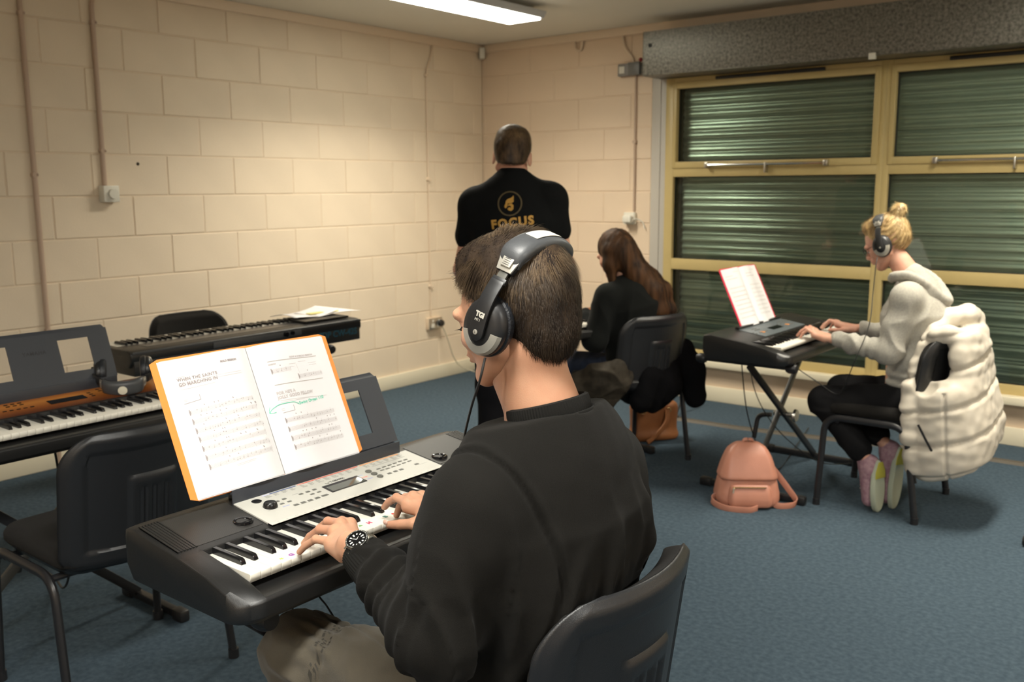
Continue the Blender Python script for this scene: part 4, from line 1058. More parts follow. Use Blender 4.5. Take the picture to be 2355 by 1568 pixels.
def d1(V, N):
    P = V.copy()
    t1, r1 = seg_t(P, LE, LWc); t2, r2 = seg_t(P, RE, RWc); u1, q1 = seg_t(P, LS, LE); u2, q2 = seg_t(P, RS, RE)
    arm = np.clip(1-np.minimum(np.minimum(r1, r2), np.minimum(q1, q2))/.12, 0, 1)
    amp = np.zeros(len(P))
    # bunched cuffs
    for t, r in ((t1, r1), (t2, r2)):
        w = np.exp(-((t-.62)/.20)**2)*(r < .075)
        amp += w*.0065*np.sin(t*44+nz(P, 18, 3)*2.2)+w*.003*nz(P, 60, 5)
        w = np.exp(-((t-.08)/.16)**2)*(r < .09); amp += w*.004*np.sin(t*36+nz(P, 14, 9)*2.5)
    for u, q in ((u1, q1), (u2, q2)):
        w = np.exp(-((u-.62)/.45)**2)*(q < .10); amp += w*folds(P, 21, 17, .006, (1, 1, .55))
    # hanging folds on the back, running down from the shoulder blades
    ang = P[:, 1]+4.60
    bk = np.clip((1.00-P[:, 2])/.18, 0, 1)*(N[:, 0] > -.2)*(1-arm*.6)
    drift = P.copy(); drift[:, 1] = ang+.25*(ang)*(1.0-P[:, 2])*1.4
    amp += bk*(folds(drift, 33, 22, .020, (.25, 1, .16))-.006)
    amp += bk*np.clip((.80-P[:, 2])/.2, 0, 1)*folds(P, 41, 20, .006, (.6, .6, 1.2))
    for cy, wd, am_, z0, z1, sl in ((-4.495, .012, .022, .98, .74, .10), (-4.60, .014, .018, .93, .70, -.12), (-4.44, .010, .016, .95, .78, .05), (-4.665, .013, .016, .92, .66, -.3)):
        zc = cy+sl*(.98-P[:, 2]); w = np.exp(-((P[:, 1]-zc)/wd)**2)*np.clip((z0-P[:, 2])/.12, 0, 1)*np.clip((P[:, 2]-z1)/.10, 0, 1)*(N[:, 0] > .1); amp += w*am_
    amp += .0012*nz(P, 45, 8)
    # armhole seams
    for sh, s in ((LS, -1), (RS, 1)):
        yy = sh[1]-s*(.005)+(-s)*(.062)*np.clip((1.06-P[:, 2])/.22, 0, 1)**.8
        w = np.exp(-((P[:, 1]-yy)/.0045)**2)*(P[:, 2] > .80)*(P[:, 2] < 1.2); amp -= w*.0065; w = np.exp(-((P[:, 1]-yy+s*.010)/.006)**2)*(P[:, 2] > .80); amp += w*.003
    V = P+N*amp[:, None]
    return V
tm = T.mesh('sweatshirt', .0052, d1, B); sweat = mesh_obj('sweatshirt', tm, m_sweat, man1)
# neckband, cuffs, hem
def band(name, ctr, axis, ref, ra, rb, w, th, m, parent, base, nr=180, rib=.0012, tilt=0.0):
    """ribbed knit ring around an axis"""
    ax = Vector(axis).normalized(); a = Vector(ref); a = (a-ax*a.dot(ax)).normalized(); b = ax.cross(a); c = Vector(ctr)-Vector(base)
    prof = [(-w/2, -th*.3), (-w*.42, th*.7), (0, th), (w*.42, th*.7), (w/2, -th*.3), (w*.3, -th), (-w*.3, -th)]
    rings = []
    for i in range(nr):
        t = 2*PI*i/nr; rr_ = rib*(1 if i % 2 else -1)
        rings.append([c+a*math.cos(t)*(ra+h+(rr_ if h > 0 else 0))+b*math.sin(t)*(rb+h+(rr_ if h > 0 else 0))+ax*(z+tilt*math.cos(t)) for z, h in prof])
    mb = MB(); mb.loft(rings+[rings[0]], cap=False); return mb.build(name, m, parent)
band('neckband', (4.046, -4.610, 1.104), (-.26, -.02, .96), (1, 0, 0), .066, .070, .028, .0055, m_rib, sweat, B, rib=.0006)
band('neckband_seam', (4.050, -4.609, 1.090), (-.26, -.02, .96), (1, 0, 0), .0735, .0775, .007, .0032, m_rib, sweat, B, rib=.0004)
for el, wr in ((LE, LWc), (RE, RWc)):
    d = Vector(wr)-Vector(el); dn = d.normalized()
    q = MB(); a, b = frame(dn); N = 90; c0 = Vector(wr)-dn*.030-Vector(B); rings = []
    for z, r in ((-.02, .037), (0, .040), (.02, .0395), (.045, .037), (.052, .0355), (.052, .031), (.0, .030)):
        rings.append([c0+dn*z+(a*math.cos(2*PI*i/N)+b*math.sin(2*PI*i/N))*(r+(.0005 if i % 2 else -.0005)) for i in range(N)])
    q.loft(rings, cap=False); q.build('cuff', m_rib, sweat)
# trousers
G = SDF()
HL, HR = (4.00, -4.665, .545), (4.00, -4.47, .545)
KL, KR = (3.545, -4.752, .552), (3.55, -4.42, .545)
AL, AR = (3.60, -4.80, .12), (3.62, -4.36, .12)
G.cone((4.02, -4.66, .56), (4.02, -4.47, .56), .115, k=.05)
for h_, k_, a_ in ((HL, KL, AL), (HR, KR, AR)):
    G.cone(h_, k_, .098, .076, k=.04); G.cone(k_, a_, .075, .062, k=.03); G.ell(k_, (.078, .076, .074), k=.03)
def d2(V, N):
    a = folds(V, 51, 14, .012, (1, 1, 1.2))*np.clip(1.2-np.abs(N[:, 2]-.0)*.5, 0, 1)-.004
    t, r = seg_t(V, HL, KL); a = a+.004*np.exp(-((t-.85)/.12)**2)*np.sin(V[:, 1]*220+nz(V, 30, 4)*2)
    a = a+.0035*nz(V, 55, 19)-.004*np.exp(-((t-.80)/.012)**2)
    a = a-.006*np.exp(-((V[:, 1]+4.716+.10*(V[:, 0]-3.6))/.004)**2)*(N[:, 2] > .3)*(V[:, 0] < 3.95)
    return V+N*a[:, None]
tr = mesh_obj('trousers', G.mesh('trousers', .0052, d2, B), m_cargo, man1)
# worn label print on the knee (rows of small cross marks)
q = MB(); rr = random.Random(9)
mprint = mat('worn_print', (.040, .036, .028), .8)
bm = bmesh.new(); bm.from_mesh(tr.data)
from mathutils.bvhtree import BVHTree
bvh = BVHTree.FromBMesh(bm)
for i in range(22):
    for j in range(3):
        if rr.random() < .22: continue
        x = 3.625+j*.0100+rr.uniform(-.0015, .0015)+.02*(i/22)**2; y = -4.735-i*.0050
        w_, h_ = rr.uniform(.0024, .0042), rr.uniform(.0008, .0018)
        cs = []
        for dx, dy in ((-w_, -h_), (w_, -h_), (w_, h_), (-w_, h_)):
            hit = bvh.ray_cast(Vector((x+dx-B[0], y+dy-B[1], .9)), Vector((0, 0, -1)))
            cs.append((hit[0]+hit[1]*.0007) if hit[0] else None)
        if all(c is not None for c in cs): q.add(cs, [(0, 1, 2, 3)])
bm.free()
if q.f: q.build('knee_lettering', mprint, tr)['kind'] = 'stuff'
for h_ in (AL, AR):
    s = SDF(); s.cone((h_[0]+.02, h_[1], .045), (h_[0]-.17, h_[1]-.01, .040), .045, .036, k=.02, fl=((0, 0, 1), 1.15)); s.cone((h_[0], h_[1], .05), (h_[0], h_[1], .12), .045, k=.03); s.plane((0, 0, 0.003), (0, 0, -1))
    s.build('shoe', mat('dark_shoe', (.03, .03, .03), .6), man1, .006, off=B)
# hair
def short_hair(fem=0, quiff=1.0, side=.0, nape=-.072):
    S = SDF()
    S.ell((-.016, 0, .046), (.1025, .0805+side, .0905), k=.01)
    S.ell((.004, 0, .098), (.092, .062, .040*quiff), k=.03)
    S.ell((.040, 0, .098), (.046, .052, .034*quiff), k=.025)
    S.ell((-.052, 0, .010), (.060, .066+side, .070), k=.025)
    S.ell((-.060, 0, -.035), (.046, .050, .046), k=.03)
    S.plane((.050, 0, .052), (.78, 0, -.62), k=.010); S.plane((.073, 0, .09), (1, 0, -.25), k=.012)
    S.ell((.072, 0, -.01), (.085, .12, .075), k=.010, sub=True)
    S.ell((-.010, .095, -.010), (.026, .03, .042), k=.006, sub=True); S.ell((-.010, -.095, -.010), (.026, .03, .042), k=.006, sub=True)
    S.plane((-.05, 0, nape), (.25, 0, -1), k=.012)
    return S
def hair_disp(seed, amp, st):
    def f(V, N): return V+N*(amp*nz(V*npv(st), 160, seed, 2)+amp*.8*nz(V, 40, seed+1))[:, None]
    return f
def sample(me, n, seed):
    rng = np.random.RandomState(seed); V = np.empty(len(me.vertices)*3, np.float32); me.vertices.foreach_get('co', V); V = V.reshape(-1, 3).astype(float)
    Nn = np.empty(len(me.vertices)*3, np.float32); me.vertices.foreach_get('normal', Nn); Nn = Nn.reshape(-1, 3).astype(float)
    i = rng.randint(0, len(V), n); return V[i]+rng.normal(size=(n, 3))*.0012, Nn[i], rng
hh = short_hair().mesh('hair', .0035, hair_disp(2, .0012, (.3, 1, .3)))
P, Nn, rng = sample(hh, 30000, 4)
outer = (Nn*(P-npv((-.02, 0, .03)))).sum(1) > 0.02
P, Nn = P[outer], Nn[outer]
crown = npv((-.055, 0, .125))
D = P-crown; D = D-Nn*(D*Nn).sum(1)[:, None]
top = np.clip((P[:, 2]-.085)/.03, 0, 1); fwd = npv((.30, -.85, .12)); D = D/np.maximum(np.linalg.norm(D, axis=1), 1e-6)[:, None]
D = D*(1-.75*top[:, None])+fwd*(.75*top[:, None]); D[:, 2] -= (1-top)*.5
wv = np.stack([np.sin(P[:, 2]*70+P[:, 1]*40), np.cos(P[:, 0]*60+P[:, 2]*50), np.zeros(len(P))], 1)*.35; D += wv*np.clip((P[:, 2]-.03)/.05, 0, 1)[:, None]
ln = .008+.026*np.clip((P[:, 2]-.01)/.08, 0, 1)+.012*top; ln *= rng.uniform(.6, 1.25, len(P))*(1-.55*np.clip((P[:, 0]-.03)/.04, 0, 1))
Pw = wrapM(M1, P); Rm = np.array(M1)[:3, :3]; Nw = Nn@Rm.T; Dw = D@Rm.T
hh.transform(M1); off_mesh(hh, B); hair1 = mesh_obj('hair', hh, m_hair_b, man1)
lo_ = (P[:, 2]+rng.normal(size=len(P))*.02 < .055)
strands('hair_strand', m_hair_s, hair1, Pw[~lo_], Dw[~lo_], ln[~lo_], w=.00034, seg=6, lift=.38, curl=.24, base=B, norms=Nw[~lo_], droop=.12, seed=2)
strands('hair_strand', mat('hair_strand_dark', (.050, .036, .025), .5, col2=(.012, .009, .007), vscale=20, spec=.3), hair1, Pw[lo_], Dw[lo_], ln[lo_]*.8, w=.00032, seg=5, lift=.30, curl=.20, base=B, norms=Nw[lo_], droop=.12, seed=3)
# stubble fringe at the nape and sideburns
w = (P[:, 2] < -.035)
strands('nape_strand', m_hair_b, hair1, Pw[w], Dw[w]+npv((0, 0, -.8)), ln[w]*1.5, w=.0003, seg=3, lift=.1, curl=.35, base=B, norms=Nw[w], seed=5)

# wrist watch
wc = Vector((3.784, -4.803, .842)); wd_ = (Vector(LW)-Vector(LE)).normalized()
wat = thing('wrist_watch', (3.784, -4.803, .842), 'steel diver style wrist watch with black dial on the seated man\'s left wrist', 'watch')
nrm = Vector((-.05, -.45, .89)); nrm = (nrm-wd_*nrm.dot(wd_)).normalized(); tn = wd_.cross(nrm).normalized()
q = MB(); N = 40
for i in range(N):
    a0 = 2*PI*i/N; a1 = 2*PI*(i+.86)/N
    if abs(((a0-PI/2+PI) % (2*PI))-PI) < .55: continue
    ring = []
    for a_ in (a0, a1):
        c_, s_ = math.cos(a_), math.sin(a_); p0 = tn*c_*.0315+nrm*s_*.0290; o_ = (tn*c_+nrm*s_)
        ring.append([p0-wd_*.0105, p0+wd_*.0105, p0+wd_*.0100+o_*.0034, p0-wd_*.0100+o_*.0034])
    q.loft(ring)
q.build('bracelet', m_steel, wat, bev=.0005, seg=1)
Cc = nrm*.0300
q = MB(); q.lathe([(0, -.003), (.0200, -.003), (.0212, 0), (.0210, .004), (.0190, .0065), (.0168, .0066), (.0165, .0060), (0, .0060)], Cc, nrm, 40); cs_ = q.build('case', m_steel, wat)
for s in (-1, 1):
    for s2 in (-1, 1):
        q = MB(); q.tube([Cc+tn*s*.014+wd_*s2*.009, Cc+tn*s*.0245+wd_*s2*.0075-nrm*.004], .0032, 8); q.build('lug', m_steel, cs_)
q = MB(); q.lathe([(0, .0), (.0035, 0), (.0035, .006), (0, .006)], Cc+wd_*-.0205+nrm*.001, -wd_, 12); q.build('crown', m_steel, cs_)
q = MB(); q.lathe([(.0165, .0070), (.0205, .0068), (.0205, .0078), (.0165, .0082)], Cc, nrm, 48, ring=True); q.build('bezel', m_gloss, cs_)
q = MB(); q.lathe([(0, .0063), (.0165, .0063), (.0165, .0066), (0, .0066)], Cc, nrm, 32); q.build('dial', m_gloss, wat)
q = MB()
for i in range(12):
    a_ = 2*PI*i/12; o_ = tn*math.cos(a_)+wd_*math.sin(a_); t_ = nrm.cross(o_); r0_, r1_, w_ = (.0085, .0140, .0012) if i % 3 == 0 else (.0105, .0140, .0010)
    q.add([Cc+nrm*.0068+o_*r0_-t_*w_, Cc+nrm*.0068+o_*r1_-t_*w_*1.3, Cc+nrm*.0068+o_*r1_+t_*w_*1.3, Cc+nrm*.0068+o_*r0_+t_*w_], [(0, 1, 2, 3)])
for i in range(60):
    a_ = 2*PI*i/60; o_ = tn*math.cos(a_)+wd_*math.sin(a_); t_ = nrm.cross(o_); w_ = .00014 if i % 5 else .0004
    q.add([Cc+nrm*.0083+o_*.0175-t_*w_, Cc+nrm*.0083+o_*.0198-t_*w_, Cc+nrm*.0083+o_*.0198+t_*w_, Cc+nrm*.0083+o_*.0175+t_*w_], [(0, 1, 2, 3)])
for a_, r1_ in ((.6, .0085), (2.2, .0125)):
    o_ = tn*math.cos(a_)+wd_*math.sin(a_); t_ = nrm.cross(o_); q.add([Cc+nrm*.0070-t_*.0008, Cc+nrm*.0070+o_*r1_, Cc+nrm*.0070+t_*.0008], [(0, 1, 2)])
q.build('hour_marks', mat('lume', (.75, .75, .68), .4), wat, ang=180)

# ---- headphones, local frame: x forward, y left, z up, origin between the ears
m_hp = mat('headphone_black', (0.014, 0.014, 0.015), 0.38); m_hpad = mat('headphone_leather', (0.055, 0.058, 0.062), 0.42, bump=.1, bscale=400)
m_pad = mat('ear_pad_leather', (0.012, 0.014, 0.018), 0.4, bump=.6, bscale=300); m_hsil = mat('headphone_silver', (0.42, 0.40, 0.35), 0.38, metal=.4)
def headphones(M, label, gap=.083, top=.138, text=True, flat=False):
    o = bpy.data.objects.new('headphones', None); o.empty_display_size = .05; link(o); tag(o, label, 'headphones', 'studio headphones'); o.matrix_world = M
    for s in (1, -1):
        y = s*gap; n = Vector((0, s, 0))
        def E(rx, rz, yy, N=40): return [Vector((rx*math.cos(2*PI*i/N), y+s*yy, rz*math.sin(2*PI*i/N))) for i in range(N)]
        q = MB(); q.loft([E(.030, .036, -.012), E(.040, .048, -.010), E(.0440, .0525, -.001), E(.0435, .052, .006), E(.038, .046, .010)]); q.build('ear_pad', m_pad, o)
        q = MB(); q.loft([E(.040, .0485, .006), E(.0412, .0498, .012), E(.0400, .0485, .019), E(.036, .0445, .0245), E(.026, .033, .0285), E(.012, .016, .0300), E(.001, .001, .0302)]); cup = q.build('ear_cup', m_hp, o)
        q = MB(); rings = []
        for i in range(29):
            a_ = R(185+175*i/28); a_ = R(182+ (i/28)*158)
            rings.append([Vector((rx*math.cos(a_)*(-s if False else 1), y+s*yy, rz*math.sin(a_))) for rx, rz, yy in ((.0395, .0480, .0205), (.0350, .0435, .0262), (.0235, .0305, .0302), (.0235, .0305, .0270), (.0390, .0478, .0170))])
        q.loft(rings); q.build('silver_crescent', m_hsil, cup, ang=30)
        # yoke arm: flat bar from pivot up to the slider
        path = [Vector((0, y+s*.034, -.020)), Vector((0, y+s*.0345, .0)), Vector((.0, y+s*.033, .030)), Vector((0, y+s*.026, .055)), Vector((0, y+s*.012, .080))]
        path = bez(path, 5); rg = []
        for i, p in enumerate(path):
            t = (path[min(i+1, len(path)-1)]-path[max(i-1, 0)]).normalized(); nn = Vector((1, 0, 0)).cross(t).normalized()*(1 if s > 0 else 1)
            wv_ = .0145 if i > 4 else .0145*math.sqrt(max(.02, 1-((4-i)/4.3)**2)); f_ = i/len(path); wv_ = wv_*(1-.12*f_)
            rg.append([p+Vector((wv_, 0, 0))-nn*.0035, p+Vector((wv_*.9, 0, 0))+nn*.0035, p-Vector((wv_*.9, 0, 0))+nn*.0035, p-Vector((wv_, 0, 0))-nn*.0035])
        q = MB(); q.loft(rg); arm = q.build('yoke_arm', m_hp, o, bev=.001, seg=2)
        q = MB(); q.lathe([(0, 0), (.0042, 0), (.0040, .0008), (0, .001)], (0, y+s*.0385, -.006), n, 16); q.build('pivot_cap', m_hsil, arm)
        if text and s > 0:
            Mt = basis((-.0005, y+.0385, .024), (-1, 0, 0), (0, -.08, 1), (0, 1, .08))
            text_obj('lettering', 'TGI', .0115, Mt, mat('hp_print', (.5, .48, .42), .4), arm, ext=.0003, bold=.0006, spacing=.9)
            Mt = basis((.002, y+.0387, .0145), (-1, 0, 0), (0, -.08, 1), (0, 1, .08)); text_obj('lettering', 'H11', .0065, Mt, MATS['hp_print'], arm, ext=.0003, spacing=1.0)
            Mt = basis((0, y+.0395, -.006), (-1, 0, 0), (0, 0, 1), (0, 1, 0)); text_obj('lettering', 'L', .005, Mt, m_hp, arm, ext=.0003)
        p0, p1 = Vector((0, y+s*.012, .075)), Vector((0, y-s*.006, .108)); d = (p1-p0).normalized(); nn = Vector((1, 0, 0)).cross(d).normalized()
        q = MB(); q.loft([[p+Vector((w_*a_, 0, 0))+nn*b_*.0024 for a_, b_ in ((-1, -1), (1, -1), (1, 1), (-1, 1))] for p, w_ in ((p0, .0085), (p1, .0085))]); q.build('slider', mat('slider_grey', (.10, .098, .085), .35), o, bev=.0006)
        q = MB(); q.loft([[p+Vector((w_*a_, 0, 0))+nn*b_*.0042 for a_, b_ in ((-1, -1), (1, -1), (1, 1), (-1, 1))] for p, w_ in ((p0, .0135), (p0+d*.010, .0132))]); q.build('slider_collar', m_hp, o, bev=.001)
        b0 = p0+d*.020; b1 = p0+d*.052
        q = MB(); q.loft([[p+Vector((w_*a_, 0, 0))+nn*b_*t_ for a_, b_ in ((-1, -1), (1, -1), (1, 1), (-1, 1))] for p, w_, t_ in ((b0, .0155, .005), (b1, .0225, .0065), (b1+d*.004, .022, .006))]); q.build('end_block', m_hp, o, bev=.0015)
        ns = nn if nn.y*s > 0 else -nn
        q = MB(); q.loft([[p+Vector((w_*a_, 0, 0))+ns*h_ for a_, h_ in ((-1, .0045), (1, .0045), (1, .0045+t_), (-1, .0045+t_))] for p, w_, t_ in ((b0+d*.001, .0142, .0018), (b1, .0212, .003))]); q.build('silver_plate', m_hsil, o, bev=.0005)
        q = MB(); q.loft([[p+Vector((w_*a_, 0, 0))+ns*h_ for a_, h_ in ((-1, .007), (1, .007), (1, .0105), (-1, .0105))] for p, w_ in ((b0+d*.008, .0095), (b1-d*.001, .0110))]); q.build('release_button', m_hsil, o, bev=.0008)
        if s > 0:
            for k_ in range(4):
                pp = b0+d*(.011+k_*.0033); q = MB(); q.loft([[p+Vector((a_*.0060, 0, 0))+ns*(.0105+h_) for a_, h_ in ((-1, 0), (1, 0), (1, .0004), (-1, .0004))] for p in (pp, pp+d*.0008)]); q.build('button_ridge', m_hp, o)
    # padded band over the top
    yb = gap-.006; zb = .118; rings = []; N = 36
    for i in range(N+1):
        t = i/N; a_ = PI*t; e = math.sin(a_)**.5
        p = Vector((0, (yb)*math.cos(a_), zb+(top-zb)*1.0*e)) if False else Vector((0, yb*math.cos(a_), .104+(top-.104)*math.sin(a_)**.8))
        o_ = Vector((0, math.cos(a_)*.8, math.sin(a_)+.15)).normalized(); th = .0065+.0065*min(1, math.sin(a_)*2.2); w_ = .0205+.0045*min(1, math.sin(a_)*2)
        rings.append([p+Vector((w_*math.copysign(abs(math.cos(b_))**.7, math.cos(b_)), 0, 0))+o_*(th*math.copysign(abs(math.sin(b_))**.8, math.sin(b_))) for b_ in [2*PI*j/16 for j in range(16)]])
    q = MB(); q.loft(rings); hb_ = q.build('headband', m_hpad, o)
    q = MB()
    for sg in (-1,):
        q.tube([r_[9]+Vector((0, 0, 0)) for r_ in rings[1:-1]], .0011, 6)
    q.build('piping', m_hp, hb_)
    if text:
        q = MB(); rg = []
        for i in range(N//2-5, N//2+6):
            t = i/N; a_ = PI*t; r_ = rings[i]; rg.append([r_[4]+Vector((.011, 0, .0002)), r_[4]+Vector((.011, 0, .0010)), r_[4]+Vector((-.013, 0, .0010)), r_[4]+Vector((-.013, 0, .0002))])
        q.loft(rg); q.build('white_logo_patch', mat('white_print', (.7, .68, .6), .4), hb_)
    return o
HP1 = headphones(head_M((4.000, -4.632, 1.255), R(183), R(-19), 0), 'black and silver headphones worn by the seated man in front', gap=.080, top=.142)
def lead(name, pts, label, r=.0016, m=None, cat='cable'):
    pts = [Vector(p) for p in pts]; b = pts[-1].copy(); q = MB(); q.tube([p-b for p in bez(pts, 8)], r, 8); o = q.build(name, m or m_cablebk); o.location = b; tag(o, label, cat); return o
lead('headphone_lead', [(4.014, -4.738, 1.207), (4.008, -4.745, 1.17), (3.975, -4.730, 1.115), (3.925, -4.693, 1.04), (3.895, -4.66, .97), (3.875, -4.62, .88), (3.86, -4.60, .80), (3.84, -4.59, .70)], 'thin black headphone lead hanging from the seated man\'s left ear cup', r=.0021)
# --- standing man, back to us
m_tee = mat('black_tshirt', (0.006, 0.0065, 0.007), 0.9, spec=.1)
m_trk = mat('dark_trousers', (0.008, 0.008, 0.010), 0.9, spec=.1)
m_gold = mat('gold_print', (0.46, 0.25, 0.04), 0.5); m_goldd = mat('dull_gold_print', (0.085, 0.060, 0.022), 0.6); m_wprint = mat('grey_print', (0.16, 0.17, 0.19), 0.6)
m_hair_m = mat('hair_mid_brown', (0.115, 0.070, 0.038), 0.5, col2=(0.030, 0.018, 0.011), vscale=45, vstretch=(1, 1, .4), spec=.3)
B2 = (2.205, -2.388, 0)
man2 = thing('person', B2, 'standing man in black t-shirt with gold FOCUS print, his back to us', 'person')
YW = R(124); F2 = npv((math.cos(YW), math.sin(YW), 0)); L2 = npv((-math.sin(YW), math.cos(YW), 0)); U2 = npv((0, 0, 1))
def p2(f, l, z): return tuple(npv(B2)+F2*f+L2*l+U2*z)
MH2 = head_M(p2(.035, .005, 1.612), YW, R(6), R(4), 1.06)
hm = head_sdf().mesh('h', .004); hm.transform(MH2)
S = SDF(); S.cone(p2(.02, .0, 1.60), p2(-.005, 0, 1.46), .052, .062, k=.03); S.cone(p2(0, .12, 1.42), p2(0, -.12, 1.43), .06, k=.06); S.cone(p2(.0, 0, 1.40), p2(0, 0, .95), .14, .12, k=.06, fl=(F2, 1.4))
arms2 = []
for s, dz in ((1, -.012), (-1, .012)):
    sh = p2(0, s*.175, 1.405+dz); el = p2(.02, s*.245, 1.10+dz); wr = p2(.20, s*.12, .98+dz); arms2.append((sh, el, wr))
    S.cone(sh, el, .052, .043, k=.03); S.cone(el, wr, .042, .030, k=.02)
    S.cone(p2(0, s*.09, .9), p2(.01, s*.10, .1), .07, .045, k=.03)
nm = S.mesh('n', .008); Hd = SDF()
for s, (sh, el, wr) in zip((1, -1), arms2):
    f_ = (npv(p2(.28, s*.04, .97))-npv(wr)); f_ /= np.linalg.norm(f_); sd = np.cross(U2, f_)
    mc = [tuple(npv(wr)+f_*.085+sd*o_) for o_ in (-.030*s, -.010*s, .010*s, .030*s)]
    tp = [tuple(npv(wr)+f_*.15+sd*o_*.9+npv((0, 0, -.035))) for o_ in (-.030*s, -.010*s, .010*s, .030*s)]
    hand(Hd, wr, mc, tp, [tuple(npv(wr)+f_*.02-sd*s*.02), tuple(npv(wr)+f_*.06-sd*s*.045), tuple(npv(wr)+f_*.09-sd*s*.05), tuple(npv(wr)+f_*.115-sd*s*.048)])
hdm = Hd.mesh('hd', .003); bm_ = join_meshes('body', [hm, nm, hdm]); off_mesh(bm_, B2); mesh_obj('body', bm_, m_skin2, man2)
face_parts(MH2, B2, man2, MATS['brow_dark'])
T = SDF(); fl = (F2, 1.45)
T.cone(p2(0, 0, .93), p2(0, 0, 1.12), .185, .180, k=.03, fl=fl); T.cone(p2(0, 0, 1.12), p2(-.01, 0, 1.32), .180, .205, k=.03, fl=fl); T.cone(p2(-.01, 0, 1.32), p2(0, 0, 1.455), .205, .10, k=.05, fl=(F2, 1.3))
T.cone(p2(-.01, 0, 1.44), p2(-.002, 0, 1.512), .085, .068, k=.03)
for s, (sh, el, wr) in zip((1, -1), arms2):
    T.cone(sh, p2(-.01, s*.03, 1.482), .060, .056, k=.05); e2 = tuple(npv(sh)+(npv(el)-npv(sh))*.46); T.cone(sh, e2, .070, .067, k=.03); T.cone(sh, p2(0, s*.10, 1.25), .07, .09, k=.06)
def d3(V, N): return V+N*(folds(V, 61, 13, .012, (1, 1, .5))*np.clip((1.36-V[:, 2])/.2, 0, 1)+.0015*nz(V, 40, 3))[:, None]
tm = T.mesh('tshirt', .0065, d3, B2); tee = mesh_obj('tshirt', tm, m_tee, man2)
G = SDF()
G.cone(p2(0, .07, .93), p2(0, -.07, .93), .115, k=.05)
for s in (1, -1): G.cone(p2(0, s*.09, .88), p2(.01, s*.10, .50), .098, .078, k=.03); G.cone(p2(.01, s*.10, .50), p2(.0, s*.11, .07), .078, .065, k=.03)
mesh_obj('trousers', G.mesh('trousers', .008, lambda V, N: V+N*folds(V, 71, 12, .010, (1, 1, .8))[:, None], B2), m_trk, man2)
for s in (1, -1):
    q = SDF(); q.cone(p2(-.04, s*.11, .045), p2(.16, s*.125, .040), .045, .038, k=.02); q.plane((0, 0, .003), (0, 0, -1)); q.build('shoe', mat('dark_shoe'), man2, .007, off=B2)
hh = short_hair(side=.001, nape=-.028).mesh('hair', .0045, hair_disp(7, .002, (.4, 1, .35))); P, Nn, rng = sample(hh, 9000, 24); o_ = (Nn*(P-npv((-.02, 0, .04)))).sum(1) > .02; P, Nn = P[o_], Nn[o_]; D = P-npv((-.03, .01, .13)); D -= Nn*(D*Nn).sum(1)[:, None]; D[:, 2] -= .02
Pw = wrapM(MH2, P); Rm = np.array(MH2)[:3, :3]/1.06; ln = (.007+.022*np.clip((P[:, 2]-.0)/.08, 0, 1))*rng.uniform(.6, 1.3, len(P))
hh.transform(MH2); off_mesh(hh, B2); hm2 = mesh_obj('hair', hh, m_hair_m, man2); tp_ = P[:, 2]+rng.normal(size=len(P))*.015 > .07
strands('hair_strand', mat('strand_mid_brown', (.22, .14, .07), .5, col2=(.05, .03, .018), vscale=20, spec=.3), hm2, Pw[tp_], (D@Rm.T)[tp_], ln[tp_], w=.0009, seg=4, lift=.55, curl=.4, base=B2, norms=(Nn@Rm.T)[tp_], seed=21)
strands('hair_strand', m_hair_m, hm2, Pw[~tp_], (D@Rm.T)[~tp_], ln[~tp_], w=.0007, seg=3, lift=.4, curl=.35, base=B2, norms=(Nn@Rm.T)[~tp_], seed=22)
# print on the shirt back, wrapped on the cloth
bm = bmesh.new(); bm.from_mesh(tee.data); bvh2 = BVHTree.FromBMesh(bm); bm.free()
tl = R(-6.5)
def wrap_print(me, u, v, m, name):
    b_ = bmesh.new(); b_.from_mesh(me); bmesh.ops.triangulate(b_, faces=b_.faces[:])
    for _ in range(2): bmesh.ops.subdivide_edges(b_, edges=[e for e in b_.edges if e.calc_length() > .007], cuts=1); bmesh.ops.triangulate(b_, faces=[f for f in b_.faces if len(f.verts) > 3])
    b_.to_mesh(me); b_.free()
    for w in me.vertices:
        a, b = w.co.x+u, w.co.y+v; a, b = a*math.cos(tl)+b*math.sin(tl), -a*math.sin(tl)+b*math.cos(tl)
        o_ = Vector(p2(-.6, -.012-a, 1.30+b))-Vector(B2); hit = bvh2.ray_cast(o_, Vector(F2)); w.co = (hit[0]-Vector(F2)*.0022) if hit[0] else o_+Vector(F2)*.6
    return mesh_obj(name, me, m, tee)
wrap_print(text_mesh('FOCUS', .054, ext=0, bold=.0026, spacing=1.22), .0, .018, m_gold, 'lettering')
wrap_print(text_mesh('THE MUSIC SCHOOL', .0125, ext=0, bold=.0004, spacing=1.1), .0, -.018, m_wprint, 'lettering')
q = MB(); N = 48
q.add([(r_*math.cos(2*PI*i/N), r_*math.sin(2*PI*i/N), 0) for r_ in (.050, .0560) for i in range(N)], [(i, (i+1) % N, N+(i+1) % N, N+i) for i in range(N)])
me = bpy.data.meshes.new('emblem_ring'); me.from_pydata(q.v, [], q.f); wrap_print(me, -.003, .105, m_goldd, 'emblem_ring')
q = MB()
